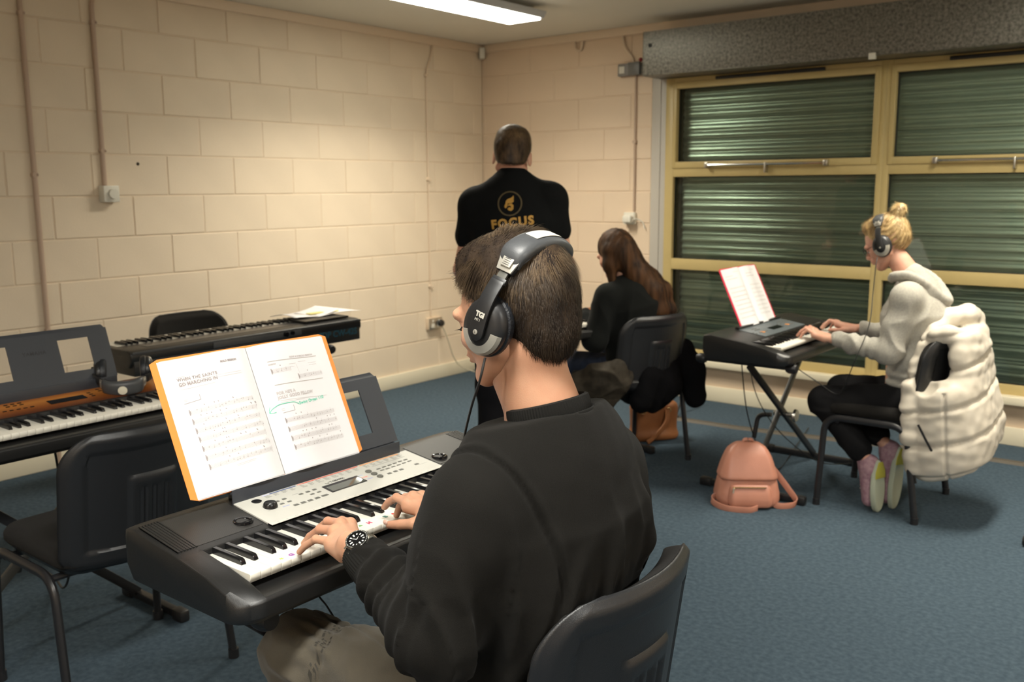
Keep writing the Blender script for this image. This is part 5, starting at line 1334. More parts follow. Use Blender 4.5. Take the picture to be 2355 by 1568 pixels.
for pl_ in ([(-.018, .012), (-.010, .020), (.010, .026), (.020, .034), (.020, .020), (.010, .013), (-.008, .010)], [(-.020, .004), (-.018, .011), (.008, .012), (.019, .018), (.018, .006), (.008, .001), (-.006, .001)], [(-.026, -.010), (-.020, .003), (-.010, .004), (-.010, -.004), (-.017, -.018), (-.024, -.018)],
            [(-.012, -.012), (-.006, -.002), (.008, .000), (.016, -.010), (.014, -.026), (.004, -.034), (-.008, -.030), (-.013, -.022), (-.004, -.016), (.004, -.020), (.004, -.012), (-.004, -.008)]):
    k = len(q.v); q.v += [(x, y, 0) for x, y in pl_]; q.f.append(tuple(range(k, k+len(pl_))))
me = bpy.data.meshes.new('emblem'); me.from_pydata(q.v, [], q.f)
bmx = bmesh.new(); bmx.from_mesh(me); bmesh.ops.triangulate(bmx, faces=bmx.faces[:]); bmesh.ops.subdivide_edges(bmx, edges=bmx.edges[:], cuts=1); bmx.to_mesh(me); bmx.free()
wrap_print(me, -.003, .105, m_gold, 'emblem')

# --- fair-haired woman in grey hoodie by the window
m_hood = mat('grey_marl_hoodie', (0.40, 0.38, 0.33), 0.9, col2=(0.33, 0.315, 0.28), vscale=120, sheen=.1, bump=.3, bscale=700, spec=.15)
m_leg = mat('black_trousers', (0.010, 0.010, 0.011), 0.9, spec=.12)
m_blond = mat('hair_blond', (0.62, 0.44, 0.21), 0.42, col2=(0.20, 0.115, 0.045), vscale=28, vstretch=(1, 1, 1), spec=.4)
B3 = (3.68, -1.42, 0)
girl = thing('person', B3, 'seated fair-haired woman in grey hoodie and headphones playing by the window', 'person')
H3 = (3.632, -1.425, 1.212); M3 = head_M(H3, R(180), R(27), 0, .97)
hm = head_sdf(True).mesh('h', .0035); hm.transform(M3)
S = SDF(); S.cone((3.66, -1.425, 1.17), (3.755, -1.425, 1.045), .046, .056, k=.03); S.cone((3.77, -1.55, .99), (3.77, -1.30, .99), .04, k=.05); S.cone((3.75, -1.42, .95), (3.78, -1.42, .55), .10, .12, k=.05)
gLS, gLE, gLW = (3.770, -1.575, .985), (3.722, -1.625, .745), (3.475, -1.600, .778)
gRS, gRE, gRW = (3.770, -1.275, .985), (3.735, -1.215, .745), (3.485, -1.265, .790)
S.chain([gLS, gLE, gLW], [.04, .035, .024], k=.02); S.chain([gRS, gRE, gRW], [.04, .035, .024], k=.02)
gHL, gHR = (3.80, -1.50, .505), (3.80, -1.34, .505); gKL, gKR = (3.425, -1.575, .475), (3.42, -1.30, .48); gAL, gAR = (3.640, -1.590, .235), (3.690, -1.475, .285)
for h_, k_, a_ in ((gHL, gKL, gAL), (gHR, gKR, gAR)): S.cone(h_, k_, .07, .05, k=.03); S.cone(k_, a_, .045, .030, k=.02)
nm = S.mesh('n', .007); Hd = SDF()
Hd.cone((3.50, -1.602, .776), gLW, .026, .024, k=.01)
hand(Hd, (3.455, -1.598, .782), [(3.365, -1.556, .805), (3.358, -1.574, .812), (3.362, -1.593, .808), (3.375, -1.610, .796)], [(3.298, -1.545, .778), (3.285, -1.568, .776), (3.290, -1.592, .776), (3.315, -1.615, .774)], [(3.44, -1.58, .778), (3.405, -1.548, .778), (3.375, -1.535, .778), (3.345, -1.532, .777)], sc=.92, bend=.024)
Hd.cone((3.51, -1.262, .790), gRW, .026, .024, k=.01)
hand(Hd, (3.465, -1.268, .792), [(3.372, -1.300, .808), (3.362, -1.282, .814), (3.366, -1.263, .809), (3.380, -1.246, .796)], [(3.305, -1.305, .778), (3.290, -1.284, .776), (3.296, -1.260, .776), (3.320, -1.238, .775)], [(3.45, -1.29, .78), (3.41, -1.318, .78), (3.38, -1.33, .778), (3.35, -1.332, .777)], sc=.92, bend=.024)
hdm = Hd.mesh('hd', .0026); bm_ = join_meshes('body', [hm, nm, hdm]); off_mesh(bm_, B3); mesh_obj('body', bm_, m_skin2, girl)
face_parts(M3, B3, girl, mat('brow_fair', (.18, .11, .05), .8))
q = MB(); q.lathe([(.0085, -.0012), (.0098, -.0012), (.0098, .0012), (.0085, .0012)], (3.338, -1.581, .806), (1, .1, .5), 16, ring=True); me = q.mesh('ring'); off_mesh(me, B3); me.materials.append(mat('gold_ring', (.8, .55, .2), .2, metal=1)); mesh_obj('finger_ring', me, None, girl)
T = SDF(); fy = ((1, 0, 0), 1.25)
T.cone((3.80, -1.42, .56), (3.795, -1.42, .70), .155, .148, k=.03, fl=fy); T.cone((3.795, -1.42, .70), (3.775, -1.42, .90), .145, .160, k=.03, fl=fy); T.cone((3.775, -1.42, .90), (3.77, -1.42, 1.0), .150, .085, k=.04)
T.cone((3.77, -1.42, .98), (3.745, -1.425, 1.066), .085, .064, k=.03)
for sh, el, wr, s in ((gLS, gLE, gLW, -1), (gRS, gRE, gRW, 1)):
    sleeve(T, sh, el, tuple(npv(el)+(npv(wr)-npv(el))*.93), .058, .052, .034); T.cone(sh, (3.765, -1.42+s*.04, 1.02), .052, .05, k=.04); T.cone(sh, (3.775, -1.42+s*.08, .86), .05, .07, k=.05)
def d4(V, N):
    t1, r1 = seg_t(V, gLE, gLW); a = .004*np.exp(-((t1-.5)/.45)**2)*(r1 < .07)*np.sin(t1*30+nz(V, 20, 3)*2.4)
    a = a+folds(V, 81, 16, .010, (1, 1, .6))*np.clip((1.0-V[:, 2])/.12, 0, 1)+np.clip((.68-V[:, 2])/.08, 0, 1)*.006*np.sin(V[:, 2]*150+nz(V, 14, 2)*2)
    return V+N*a[:, None]
hoodie = mesh_obj('hoodie', T.mesh('hoodie', .006, d4, B3), m_hood, girl)
Hh = SDF()   # hood lying on the back: a soft open pouch
rim = [(3.668, -1.455, 1.035), (3.70, -1.520, 1.055), (3.76, -1.530, 1.062), (3.83, -1.500, 1.035), (3.885, -1.460, .985), (3.905, -1.420, .968), (3.885, -1.375, .985), (3.83, -1.335, 1.035), (3.76, -1.31, 1.062), (3.70, -1.325, 1.055), (3.668, -1.39, 1.035)]
rim = [(x, y, z+.020*max(0, min(1, (3.86-x)/.08))) for x, y, z in rim]; rim = [tuple(p) for p in bez(rim, 3)]
Hh.chain(rim, [.018]*len(rim), k=.01)
Hh.chain([(3.74, -1.50, 1.03), (3.83, -1.475, .995), (3.87, -1.42, .935), (3.83, -1.365, .995), (3.74, -1.34, 1.03)], [.028]*5, k=.03)
Hh.ell((3.825, -1.42, .955), (.055, .085, .055), k=.03); Hh.ell((3.805, -1.42, 1.045), (.075, .058, .055), k=.02, sub=True)
mesh_obj('hood', Hh.mesh('hood', .005, lambda V, N: V+N*(.002*nz(V, 30, 6))[:, None], B3), m_hood, hoodie)
for el, wr in ((gLE, gLW), (gRE, gRW)):
    dn = (Vector(wr)-Vector(el)).normalized(); c0 = Vector(wr)-dn*.022-Vector(B3); a, b = frame(dn); q = MB()
    q.loft([[c0+dn*z+(a*math.cos(2*PI*i/40)+b*math.sin(2*PI*i/40))*r for i in range(40)] for z, r in ((-.03, .033), (0, .0345), (.022, .0325), (.024, .027), (0, .027))], cap=False); q.build('cuff', m_hood, hoodie)
G = SDF(); G.cone((3.81, -1.49, .525), (3.81, -1.35, .525), .105, k=.05)
for h_, k_, a_ in ((gHL, gKL, gAL), (gHR, gKR, gAR)):
    e_ = tuple(npv(k_)+(npv(a_)-npv(k_))*.82); G.cone(h_, k_, .088, .070, k=.03); G.cone(k_, e_, .068, .055, k=.02)
mesh_obj('trousers', G.mesh('trousers', .006, lambda V, N: V+N*folds(V, 91, 16, .007)[:, None], B3), m_leg, girl)
m_shoe = mat('lilac_trainer', (.42, .27, .30), .7, col2=(.28, .15, .20), vscale=60); m_sole = mat('pale_sole', (.42, .46, .36), .6); m_soley = mat('yellow_sole', (.50, .46, .06), .6)
for (an, toe, hs) in (((3.665, -1.592, .185), (3.672, -1.600, .048), 0), ((3.72, -1.478, .235), (3.715, -1.500, .045), 1)):
    an = npv(an); toe = npv(toe); ax = toe-an; L = np.linalg.norm(ax); ax /= L; out = npv((1, -.25, 0)); out -= ax*(out@ax); out /= np.linalg.norm(out)
    s = SDF(); s.cone(an-out*.012, toe-out*.004, .042, .034, k=.02); s.cone(an-out*.02-ax*.03, an-out*.035-ax*.045, .036, .033, k=.03); s.cone(an-ax*.035+out*.0, an+out*.008, .036, k=.02)
    mo = mesh_obj('trainer', s.mesh('trainer', .005, None, B3), m_shoe, girl)
    sd = np.cross(out, ax); q = MB(); N = 30
    def ol(sc, h, y0=-1e9): 
        return [Vector(an+ax*(L*.5)+ax*((L*.5+.052)*math.cos(2*PI*i/N)*sc)+sd*((.042+.006*math.cos(2*PI*i/N))*math.sin(2*PI*i/N)*sc)+out*h)-Vector(B3) for i in range(N)]
    q.loft([ol(.93, .022), ol(1, .026), ol(1, .042), ol(.93, .048)]); so = q.build('sole', m_sole, mo)
    q = MB(); c_ = an+ax*.0; q.loft([[Vector(c_+ax*x_+sd*y_+out*h)-Vector(B3) for x_, y_ in ((-.045, -.016), (-.045, .016), (.0, .038), (.03, .0395), (.03, -.0395), (.0, -.038))] for h in (.0475, .0505)]); q.build('heel_patch', m_soley, so, bev=.001)
    q = MB()
    for k_ in range(4): c_ = an+ax*(L*.30+k_*.016)-out*.040; q.cyl(Vector(c_-sd*.018)-Vector(B3), Vector(c_+sd*.018)-Vector(B3), .003, n=6)
    q.build('laces', mat('lace_white', (.6, .5, .5), .7), mo)
# hair with a bun
S = SDF(); S.ell((-.016, 0, .046), (.1015, .079, .0905), k=.01); S.ell((-.050, 0, .012), (.058, .064, .066), k=.02); S.ell((.01, 0, .105), (.07, .055, .032), k=.02)
S.plane((.056, 0, .058), (.80, 0, -.60), k=.008); S.ell((.074, 0, -.02), (.085, .12, .075), k=.008, sub=True); S.plane((-.05, 0, -.055), (.5, 0, -1), k=.01)
S.ell((-.010, .095, -.015), (.024, .03, .036), k=.006, sub=True); S.ell((-.010, -.095, -.015), (.024, .03, .036), k=.006, sub=True)
bunc = npv((-.098, 0, .112)); S.cone((-.06, 0, .095), tuple(bunc), .028, .020, k=.02); S.ell(tuple(bunc+npv((-.010, 0, .010))), (.036, .034, .030), k=.01)
def d5(V, N):
    d = V-bunc; ang = np.arctan2(d[:, 1], np.sqrt(d[:, 0]**2+d[:, 2]**2)*np.sign(d[:, 0]+1e-6)); a2 = np.arctan2(d[:, 2], d[:, 0])
    return V+N*(.0022*np.sin(ang*46+a2*10)+.0015*nz(V, 60, 4))[:, None]
hh = S.mesh('hair', .004, d5); P, Nn, rng = sample(hh, 5000, 14); o_ = (Nn*(P-npv((-.02, 0, .04)))).sum(1) > .02; P, Nn = P[o_], Nn[o_]; D = bunc-P; D -= Nn*(D*Nn).sum(1)[:, None]
Pw = wrapM(M3, P); Rm = np.array(M3)[:3, :3]/.97; hh.transform(M3); off_mesh(hh, B3); hg = mesh_obj('hair', hh, m_blond, girl)
strands('hair_strand', mat('strand_blond', (.72, .55, .28), .4, col2=(.25, .15, .06), vscale=30), hg, Pw, D@Rm.T, rng.uniform(.02, .045, len(P)), w=.0008, seg=4, lift=.25, curl=.12, base=B3, norms=Nn@Rm.T, seed=8)
# glasses
gl = bpy.data.objects.new('spectacles', None); link(gl); tag(gl, 'dark framed spectacles worn by the fair-haired woman', 'spectacles'); gl.matrix_world = M3
q = MB()
for s in (1, -1):
    q.tube([Vector((.103-.10*abs(y_)*.12, s*(.033+.021*math.cos(a_)) if False else s*(.033)+.022*math.cos(a_), .002+.017*math.sin(a_))) for a_ in [2*PI*i/20 for i in range(20)] for y_ in (0,)], .0013, 6, closed=True)
    q.tube([(.101, s*.055, .008), (.06, s*.078, .010), (.0, s*.082, .012)], .0013, 6)
q.tube([(.104, -.011, .005), (.106, 0, .008), (.104, .011, .005)], .0013, 6); q.build('frame', m_gloss, gl)
HP3 = headphones(head_M((3.632, -1.425, 1.206), R(180), R(15), 0, .97), 'black headphones worn by the fair-haired woman', gap=.082, top=.138, text=False)
lead('headphone_lead', [(3.622, -1.533, 1.158), (3.624, -1.555, 1.12), (3.628, -1.585, 1.0), (3.640, -1.655, .86), (3.60, -1.70, .70), (3.54, -1.66, .56), (3.50, -1.64, .53), (3.42, -1.66, .58), (3.30, -1.70, .66)], 'thin lead from the fair-haired woman\'s headphones', r=.0022)

# --- brown-haired woman
m_knit = mat('black_jumper', (0.009, 0.010, 0.0095), 0.95, spec=.1, sheen=.03); m_jean = mat('dark_blue_jeans', (0.022, 0.032, 0.060), 0.85, var=.2, vscale=30, spec=.15)
m_hair_w = mat('hair_chestnut', (0.085, 0.040, 0.017), 0.62, col2=(0.014, 0.008, 0.005), vscale=34, vstretch=(1, 1, .12), spec=.15)
B4 = (2.34, -1.60, 0); YB = R(163); Fb = npv((math.cos(YB), math.sin(YB), 0)); Lb = npv((-math.sin(YB), math.cos(YB), 0))
def p4(f, l, z): return tuple(npv(B4)+Fb*f+Lb*l+U2*z)
wom = thing('person', B4, 'seated woman with long brown hair in black jumper playing a keyboard', 'person')
M4 = head_M(p4(.015, .055, 1.118), YB+R(8), R(20), 0, .97)
hm = head_sdf(True).mesh('h', .004); hm.transform(M4)
S = SDF(); S.cone(p4(-.01, .05, 1.08), p4(-.05, .03, .97), .043, .052, k=.03); S.cone(p4(-.05, .15, .92), p4(-.05, -.13, .92), .04, k=.05); S.cone(p4(-.05, 0, .90), p4(-.08, 0, .55), .10, .12, k=.05)
bLS, bLE, bLW = p4(-.05, .165, .915), p4(-.02, .23, .690), p4(.18, .13, .790); bRS, bRE, bRW = p4(-.05, -.150, .920), p4(-.02, -.21, .69), p4(.18, -.10, .795)
S.chain([bLS, bLE, bLW], [.04, .035, .024], k=.02); S.chain([bRS, bRE, bRW], [.04, .035, .024], k=.02)
nm = S.mesh('n', .008); Hd = SDF()
for s, wr in ((1, bLW), (-1, bRW)):
    w_ = npv(wr); f_ = Fb*.98-Lb*.1*s; mc = [tuple(w_+f_*.088+Lb*o_+U2*.008) for o_ in (-s*.028, -s*.010, s*.009, s*.027)]; tp = [tuple(w_+f_*.150+Lb*o_*1.1+U2*-.004) for o_ in (-s*.028, -s*.010, s*.009, s*.027)]
    hand(Hd, wr, mc, tp, [tuple(w_+f_*.02-Lb*s*.02), tuple(w_+f_*.055-Lb*s*.045), tuple(w_+f_*.085-Lb*s*.052), tuple(w_+f_*.11-Lb*s*.052)], sc=.92, bend=.022)
hdm = Hd.mesh('hd', .003); bm_ = join_meshes('body', [hm, nm, hdm]); off_mesh(bm_, B4); mesh_obj('body', bm_, m_skin2, wom); face_parts(M4, B4, wom, MATS['brow_dark'])
T = SDF(); fy = (Fb, 1.3)
T.cone(p4(-.08, 0, .50), p4(-.075, 0, .72), .165, .150, k=.03, fl=fy); T.cone(p4(-.075, 0, .72), p4(-.06, 0, .87), .150, .165, k=.03, fl=fy); T.cone(p4(-.06, 0, .86), p4(-.05, .02, .955), .15, .075, k=.04)
for sh, el, wr in ((bLS, bLE, bLW), (bRS, bRE, bRW)): sleeve(T, sh, el, tuple(npv(el)+(npv(wr)-npv(el))*.92), .060, .060, .042); T.cone(sh, p4(-.05, .01, .94), .052, .05, k=.04)
mesh_obj('jumper', T.mesh('jumper', .007, lambda V, N: V+N*(folds(V, 14, 14, .010, (1, 1, .6)))[:, None], B4), m_knit, wom)
G = SDF(); G.cone(p4(-.08, .07, .52), p4(-.08, -.07, .52), .105, k=.05)
for s in (1, -1): G.cone(p4(-.06, s*.085, .515), p4(.32, s*.11, .50), .088, .068, k=.03); G.cone(p4(.32, s*.11, .50), p4(.30, s*.12, .09), .066, .05, k=.02)
mesh_obj('jeans', G.mesh('jeans', .008, lambda V, N: V+N*folds(V, 15, 15, .007)[:, None], B4), m_jean, wom)
for s in (1, -1):
    q = SDF(); q.cone(p4(.29, s*.12, .04), p4(.43, s*.125, .035), .038, .032, k=.02); q.plane((0, 0, .003), (0, 0, -1)); q.build('shoe', mat('dark_shoe'), wom, .007, off=B4)
S = SDF(); Mi = np.array(M4)
def hw(x, y, z): return tuple(wrapM(M4, npv([[x, y, z]]))[0])
S.ell(hw(-.014, 0, .050), (.103, .085, .094), M=Mi[:3, :3]/.97, k=.01); S.ell(hw(-.05, 0, .0), (.072, .080, .085), M=Mi[:3, :3]/.97, k=.03)
S.chain([hw(-.02, .070, .02), hw(-.01, .078, -.05), p4(-.03, .115, .985)], [.035, .032, .022], k=.03); S.chain([hw(-.02, -.070, .02), hw(-.02, -.078, -.05), p4(-.07, -.05, .97)], [.035, .036, .035], k=.03)
S.chain([hw(-.07, 0, -.02), p4(-.105, .0, 1.02), p4(-.155, -.06, .93), p4(-.185, -.085, .83), p4(-.185, -.095, .77)], [.07, .065, .062, .048, .018], k=.04, fl=(Fb, 1.25))
S.chain([hw(-.05, -.05, -.03), p4(-.06, -.12, .99), p4(-.09, -.18, .92), p4(-.12, -.20, .82), p4(-.13, -.20, .74)], [.05, .050, .050, .040, .014], k=.04)
S.ell(hw(.092, -.0, -.02), (.075, .066, .085), M=Mi[:3, :3]/.97, k=.012, sub=True)
def d6(V, N):
    th = np.arctan2(V[:, 1]-B4[1], V[:, 0]-B4[0]); return V+N*(.0022*nz(V*npv((1, 1, .22)), 60, 5)+.0022*nz(V*npv((1, 1, .15)), 130, 9))[:, None]
mesh_obj('hair', S.mesh('hair', .0055, d6, B4), m_hair_w, wom)
# ------------------------------------------------------------------ garments, bags, leads on the floor
m_vest = mat('cream_padded_nylon', (0.58, 0.53, 0.45), 0.6, col2=(0.53, 0.48, 0.40), vscale=14, sheen=.1, spec=.3)
VB = (3.93, -1.42, 0)
vest = thing('padded_vest', (3.93, -1.42, .20), 'cream padded vest hung over the back of the fair-haired woman\'s chair', 'vest')
vb = (3.93, -1.42, .20)
def ring_pts(cx, cy, ax, ay, z, tilt, a0, a1, n=22, ez=0.0):
    out = []
    for i in range(n+1):
        a = R(a0+(a1-a0)*i/n); x = cx+ax*math.copysign(abs(math.cos(a))**.75, math.cos(a)); y = cy+ay*math.copysign(abs(math.sin(a))**.75, math.sin(a))
        out.append((x, y, z+tilt*(y+1.62)/.37*.5+tilt*(x-3.93)/.25*.5))
    return out
S = SDF()
# the hanging body as one quilted wall around the chair back (angles from +x; -90 is the side towards us)
for z, cx, ax, ay, tl_ in ((.262, 3.972, .128, .222, .16), (.33, 3.970, .124, .220, .15), (.395, 3.965, .118, .216, .13), (.455, 3.96, .110, .212, .11), (.515, 3.955, .100, .208, .09), (.570, 3.95, .092, .203, .07)):
    P_ = ring_pts(cx, -1.42, ax, ay, z, tl_, -178, 155, n=30); S.chain(P_, [.038]*len(P_), k=.05)
for z, cx, ax, ay, tl_, r_ in ((.63, 3.955, .084, .19, .05, .040), (.69, 3.955, .078, .185, .04, .040), (.75, 3.955, .070, .175, .03, .040), (.81, 3.955, .055, .15, .02, .038)):
    P_ = ring_pts(cx, -1.42, ax, ay, z, tl_, -52, 60, n=16); S.chain(P_, [r_]*len(P_), k=.03)
S.chain([(3.875, -1.56, .80), (3.90, -1.585, .835), (3.95, -1.57, .845), (3.995, -1.52, .82)], [.022, .026, .032, .034], k=.02)
S.chain([(3.855, -1.59, .72), (3.86, -1.575, .79), (3.875, -1.53, .845), (3.925, -1.45, .893), (3.975, -1.37, .900), (3.99, -1.30, .880)], [.020, .026, .034, .044, .050, .044], k=.015)
S.chain([(3.86, -1.57, .80), (3.838, -1.60, .70), (3.825, -1.625, .60), (3.832, -1.64, .50), (3.845, -1.645, .38), (3.868, -1.65, .25)], [.020, .024, .030, .036, .038, .036], k=.02)
S.cone((3.945, -1.66, .80), (3.895, -1.665, .63), .050, .056, k=.012, sub=True); S.cone((3.875, -1.66, .70), (3.955, -1.67, .66), .050, .050, k=.012, sub=True)
def d7(V, N):
    w = V[:, 2]-.125*((V[:, 1]+1.62)/.37*.5+(V[:, 0]-3.93)/.25*.5)
    body = (V[:, 2] < .86)
    a = .015*(np.minimum(1, np.abs(np.sin(np.pi*(w-.225)/.150))*2.2)**.6-.8)*np.clip((.88-V[:, 2])/.06, 0, 1)
    a = a+.0045*nz(V, 20, 3)+.0035*nz(V, 50, 5)
    sx_ = V[:, 0]-(3.975+.10*(.62-V[:, 2])); a = a-.010*np.exp(-(sx_/.006)**2)*(V[:, 1] < -1.55)*(V[:, 2] < .60)
    return V+N*a[:, None]
vo = mesh_obj('quilted_body', S.mesh('quilted_body', .0055, d7, vb), m_vest, vest)
q = MB(); q.tube([Vector(p)-Vector(vb) for p in ((3.885, -1.698, .455), (3.920, -1.700, .395), (3.955, -1.697, .335))], .0055, 8, sx=.5); q.build('pocket_zip', m_blackp, vo)
q = MB(); q.tube([Vector(p)-Vector(vb) for p in bez([(3.850, -1.63, .42), (3.853, -1.652, .34), (3.868, -1.668, .26), (3.885, -1.672, .185)])], .0045, 8); q.build('front_zip', m_blackp, vo)

m_coat = mat('black_coat', (0.006, 0.006, 0.007), 0.95, spec=.08); m_coatb = mat('dark_brown_coat', (0.035, 0.029, 0.021), 0.8, var=.4, vscale=20, spec=.2)
cb = (2.55, -1.45, .30)
ct = thing('coat', cb, 'black coat hanging behind the brown-haired woman\'s chair, one sleeve dangling', 'coat')
S = SDF(); S.chain([(2.60, -1.42, .62), (2.625, -1.38, .50), (2.645, -1.355, .34)], [.045, .062, .050], k=.04); S.chain([(2.58, -1.50, .55), (2.57, -1.56, .45), (2.53, -1.60, .37)], [.05, .09, .075], k=.05, fl=((1, 0, 0), 1.3))
S.chain([(2.55, -1.68, .50), (2.52, -1.72, .38)], [.07, .06], k=.05, fl=((1, 0, 0), 1.3))
mesh_obj('coat_cloth', S.mesh('coat_cloth', .007, lambda V, N: V+N*folds(V, 3, 14, .012)[:, None], cb), m_coat, ct)
cb = (2.30, -1.90, .40)
ct = thing('jacket', cb, 'crumpled dark brown jacket beside the brown-haired woman on her chair seat', 'jacket')
S = SDF(); S.chain([(2.46, -1.86, .56), (2.38, -1.88, .50), (2.28, -1.90, .44), (2.20, -1.90, .40)], [.05, .075, .070, .045], k=.04); S.chain([(2.46, -1.84, .50), (2.40, -1.86, .40)], [.06, .05], k=.04)
mesh_obj('jacket_cloth', S.mesh('jacket_cloth', .006, lambda V, N: V+N*(folds(V, 5, 16, .016)+.004*nz(V, 40, 2))[:, None], cb), m_coatb, ct)

m_tan = mat('tan_leather', (0.30, 0.115, 0.040), 0.5, var=.15, vscale=10, spec=.4); m_goldm = mat('gold_metal', (.8, .6, .3), .25, metal=1)
bg = thing('handbag', (2.26, -1.13, 0), 'tan leather handbag on the carpet under the brown-haired woman\'s chair', 'bag', rz=R(52))
S = SDF(); S.box((0, 0, .115), (.14, .055, .115), .035, k=.01); S.ell((0, 0, .03), (.15, .075, .04), k=.03); S.plane((0, 0, .002), (0, 0, -1))
mesh_obj('bag_body', S.mesh('bag_body', .006, lambda V, N: V+N*(.004*nz(V, 20, 3))[:, None]), m_tan, bg)
q = MB(); q.tube(bez([(.06, -.062, .19), (.045, -.085, .12), (-.02, -.095, .05), (-.08, -.11, .012)]), .008, 8, sx=1.8, up=(0, 1, 0)); q.build('strap', m_tan, bg)
for x in (.065, -.09):
    q = MB(); q.tube([Vector((x+.014*math.cos(2*PI*i/16), -.064, .185+.014*math.sin(2*PI*i/16))) for i in range(16)], .0032, 6, closed=True); q.build('ring', m_goldm, bg)

m_pink = mat('pink_leather', (0.47, 0.205, 0.140), 0.42, var=.08, vscale=8, bump=.3, bscale=260, spec=.45)
BP = (3.185, -1.865, 0)
bp = thing('backpack', BP, 'dusty pink backpack with gold zip standing on the carpet left of the window-side stand', 'bag', rz=R(36))
def soft(levels, n=8, seed=1, amp=.003, y0=None):
    L_ = bez([(a, b, z) for z, a, b, c in levels], n); C_ = bez([(c, 0, z) for z, a, b, c in levels], n); rg = []
    for (a, b, z), (c, _, _) in zip(L_, C_):
        pts = rrect(-a, a, -b, b, min(a, b)*.62, 9); rg.append([Vector((x, y+c, z)) for x, y in pts])
    q = MB(); q.loft(rg); V = np.array([tuple(v) for v in q.v]); d = V*npv((1, 1, 0)); d /= np.maximum(np.linalg.norm(d, axis=1), 1e-6)[:, None]
    V = V+d*(amp*nz(V, 24, seed)+amp*.6*nz(V, 60, seed+3))[:, None]; q.v = [tuple(v) for v in V]; return q
soft([(.002, .100, .055, 0), (.010, .136, .078, 0), (.04, .146, .086, 0), (.09, .139, .082, .002), (.15, .124, .072, .006), (.21, .108, .058, .012), (.255, .090, .044, .018), (.278, .060, .026, .022), (.284, .03, .012, .022)]).build('bag_body', m_pink, bp, ang=80)
soft([(.134, .126, .072, .0), (.137, .133, .082, .0), (.150, .1325, .083, .0), (.19, .121, .072, .004), (.235, .106, .058, .010), (.268, .086, .040, .016), (.290, .055, .022, .02), (.294, .03, .01, .02)], seed=5, amp=.002).build('flap', m_pink, bp, ang=60)
soft([(.010, .080, .030, -.066), (.018, .098, .042, -.066), (.05, .102, .046, -.064), (.09, .098, .040, -.060), (.112, .090, .030, -.056), (.118, .075, .018, -.054)], seed=8, amp=.002).build('front_pocket', m_pink, bp, ang=60)
q = MB(); q.box(-.085, .07, -.1010, -.094, .105, .110); zp = q.build('zip', m_goldm, bp, bev=.001)
q = MB(); q.tube([(-.078, -.104, .106), (-.082, -.108, .094), (-.083, -.110, .084)], .004, 8); q.build('zip_pull', m_chrome, zp)
q = MB(); q.tube(bez([(-.02, .03, .285), (-.012, .024, .303), (.022, .024, .302), (.03, .03, .283)]), .006, 8, sx=1.8, up=(1, 0, 0)); q.build('top_handle', m_pink, bp)
def strap(pts, w=.014):
    P_ = bez(pts, 6); q = MB(); rg = []
    for i, p in enumerate(P_):
        t = (P_[min(i+1, len(P_)-1)]-P_[max(i-1, 0)]).normalized(); s_ = t.cross(Vector((0.15, 0, 1)) if abs(t.z) < .8 else Vector((0, 1, 0))).normalized(); u_ = t.cross(s_).normalized()
        rg.append([p+u_*w-s_*.0028, p+u_*w+s_*.0028, p-u_*w+s_*.0028, p-u_*w-s_*.0028])
    q.loft(rg); return q.build('shoulder_strap', m_pink, bp, bev=.001)
strap([(.110, .03, .18), (.150, .02, .13), (.195, .00, .07), (.225, -.03, .022), (.190, -.07, .014), (.120, -.075, .018), (.115, -.045, .06), (.120, -.01, .10)])
strap([(-.120, .0, .05), (-.165, -.02, .022), (-.12, -.105, .012), (-.02, -.135, .012), (.03, -.11, .015)])

lead('power_lead', [(2.03, -4.52, .70), (2.02, -4.50, .50), (2.0, -4.48, .30), (1.80, -4.42, .10), (1.4, -4.3, .012), (1.0, -4.35, .008), (.6, -4.5, .008), (.2, -4.9, .008)], 'black power lead hanging below the orange-brown keyboard to the floor', r=.004)
lead('power_lead', [(3.33, -4.62, .705), (3.345, -4.625, .62), (3.348, -4.63, .56), (3.37, -4.625, .48), (3.45, -4.60, .3), (3.5, -4.5, .03), (3.4, -4.2, .006), (3.1, -3.9, .006)], 'thin black lead looping under the foreground keyboard, left strand', r=.0022)
lead('power_lead', [(3.33, -4.60, .705), (3.385, -4.592, .59), (3.41, -4.58, .55), (3.44, -4.565, .49), (3.47, -4.5, .3), (3.45, -4.3, .03), (3.3, -4.1, .006)], 'thin black lead looping under the foreground keyboard, right strand', r=.0022)
lead('power_lead', [(3.02, -1.62, .70), (3.03, -1.61, .55), (3.04, -1.56, .35), (3.06, -1.45, .15), (3.1, -1.3, .01), (3.0, -.8, .008), (2.9, -.35, .008)], 'black lead hanging below the window-side keyboard, left strand', r=.003)
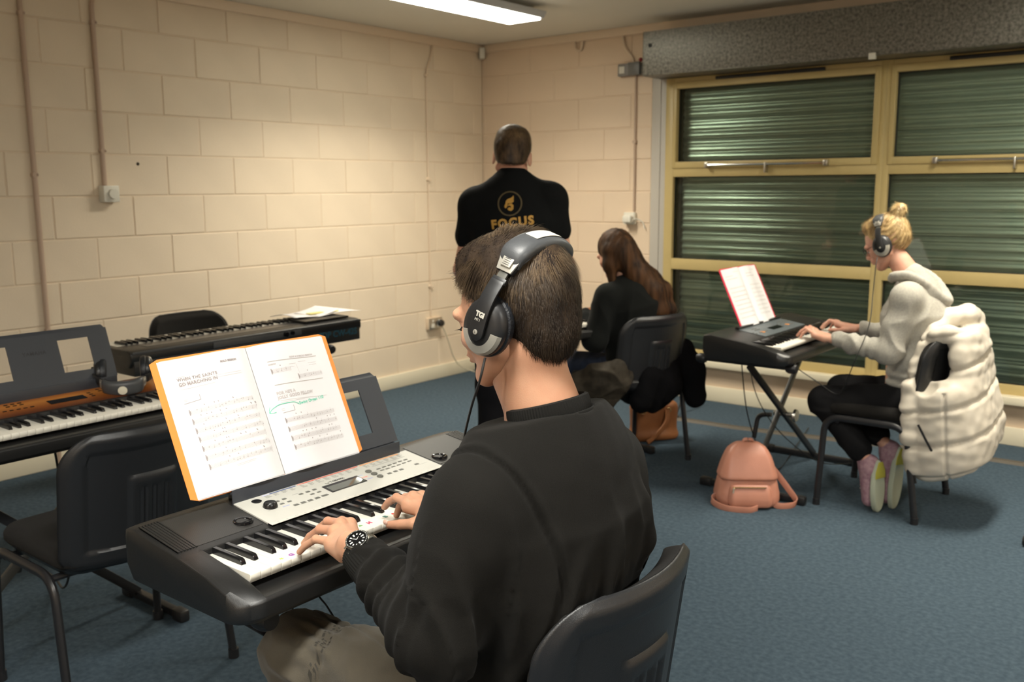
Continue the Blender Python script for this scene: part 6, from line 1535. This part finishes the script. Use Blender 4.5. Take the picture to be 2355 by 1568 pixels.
lead('power_lead', [(3.03, -1.55, .70), (3.05, -1.53, .5), (3.10, -1.47, .34), (3.2, -1.40, .2), (3.3, -1.2, .06), (3.4, -.9, .008)], 'black lead hanging below the window-side keyboard, right strand', r=.0025)
lead('power_lead', [(1.75, -1.75, .70), (1.74, -1.72, .5), (1.70, -1.6, .2), (1.6, -1.4, .01), (1.2, -.9, .008), (.6, -.6, .008)], 'black lead trailing from the brown-haired woman\'s keyboard to the corner', r=.0035)
o = thing('cable_cover', (2.15, -.62, 0), 'flat brown cable cover strip lying across the carpet below the window', 'cable cover')
q = MB(); q.loft([[Vector((x, y+s_, z)) for s_, z in ((-.035, 0), (-.018, .012), (.018, .012), (.035, 0))] for x, y in ((0, 0), (.4, .02), (.85, .09), (1.3, .17), (1.7, .22), (2.6, .25))]); q.build('cover_strip', mat('cover_brown', (.085, .072, .055), .6), o)
lead('black_lead', [(2.0, -.35, .30), (2.06, -.42, .1), (2.10, -.55, .012), (2.18, -.62, .014)], 'black lead curling down to the end of the brown cable cover', r=.006)
fo = thing('stand_foot', (4.40, -1.66, 0), 'black rubber end of a stand foot on the carpet at the right edge', 'stand')
q = MB(); q.lathe([(0, 0), (.019, 0), (.022, .006), (.022, .03), (.017, .034)], (-.085, 0, .022), (1, 0, 0), 16); q.build('rubber_cap', m_blackp, fo); q = MB(); q.cyl((-.055, 0, .022), (.5, .1, .022), .015); q.build('tube', m_stand, fo)

# headphones lying on the orange-brown keyboard
_z = Vector((.82, -.50, -.26)).normalized(); _y = Vector((.52, .85, 0)).normalized(); _x = _y.cross(_z).normalized(); _y = _z.cross(_x)
HP2 = headphones(Matrix(((_x.x, _y.x, _z.x, 1.888), (_x.y, _y.y, _z.y, -4.19), (_x.z, _y.z, _z.z, .853), (0, 0, 0, 1))), 'black folded headphones with pale dot lying on the orange-brown keyboard', gap=.066, top=.150, text=False)
q = MB(); q.lathe([(0, -.002), (.0150, -.001), (.0150, .002), (0, .004)], (0, 0, .164), (0, 0, 1), 20); q.build('pale_dot', mat('dot_cream', (.72, .68, .55), .5), HP2)
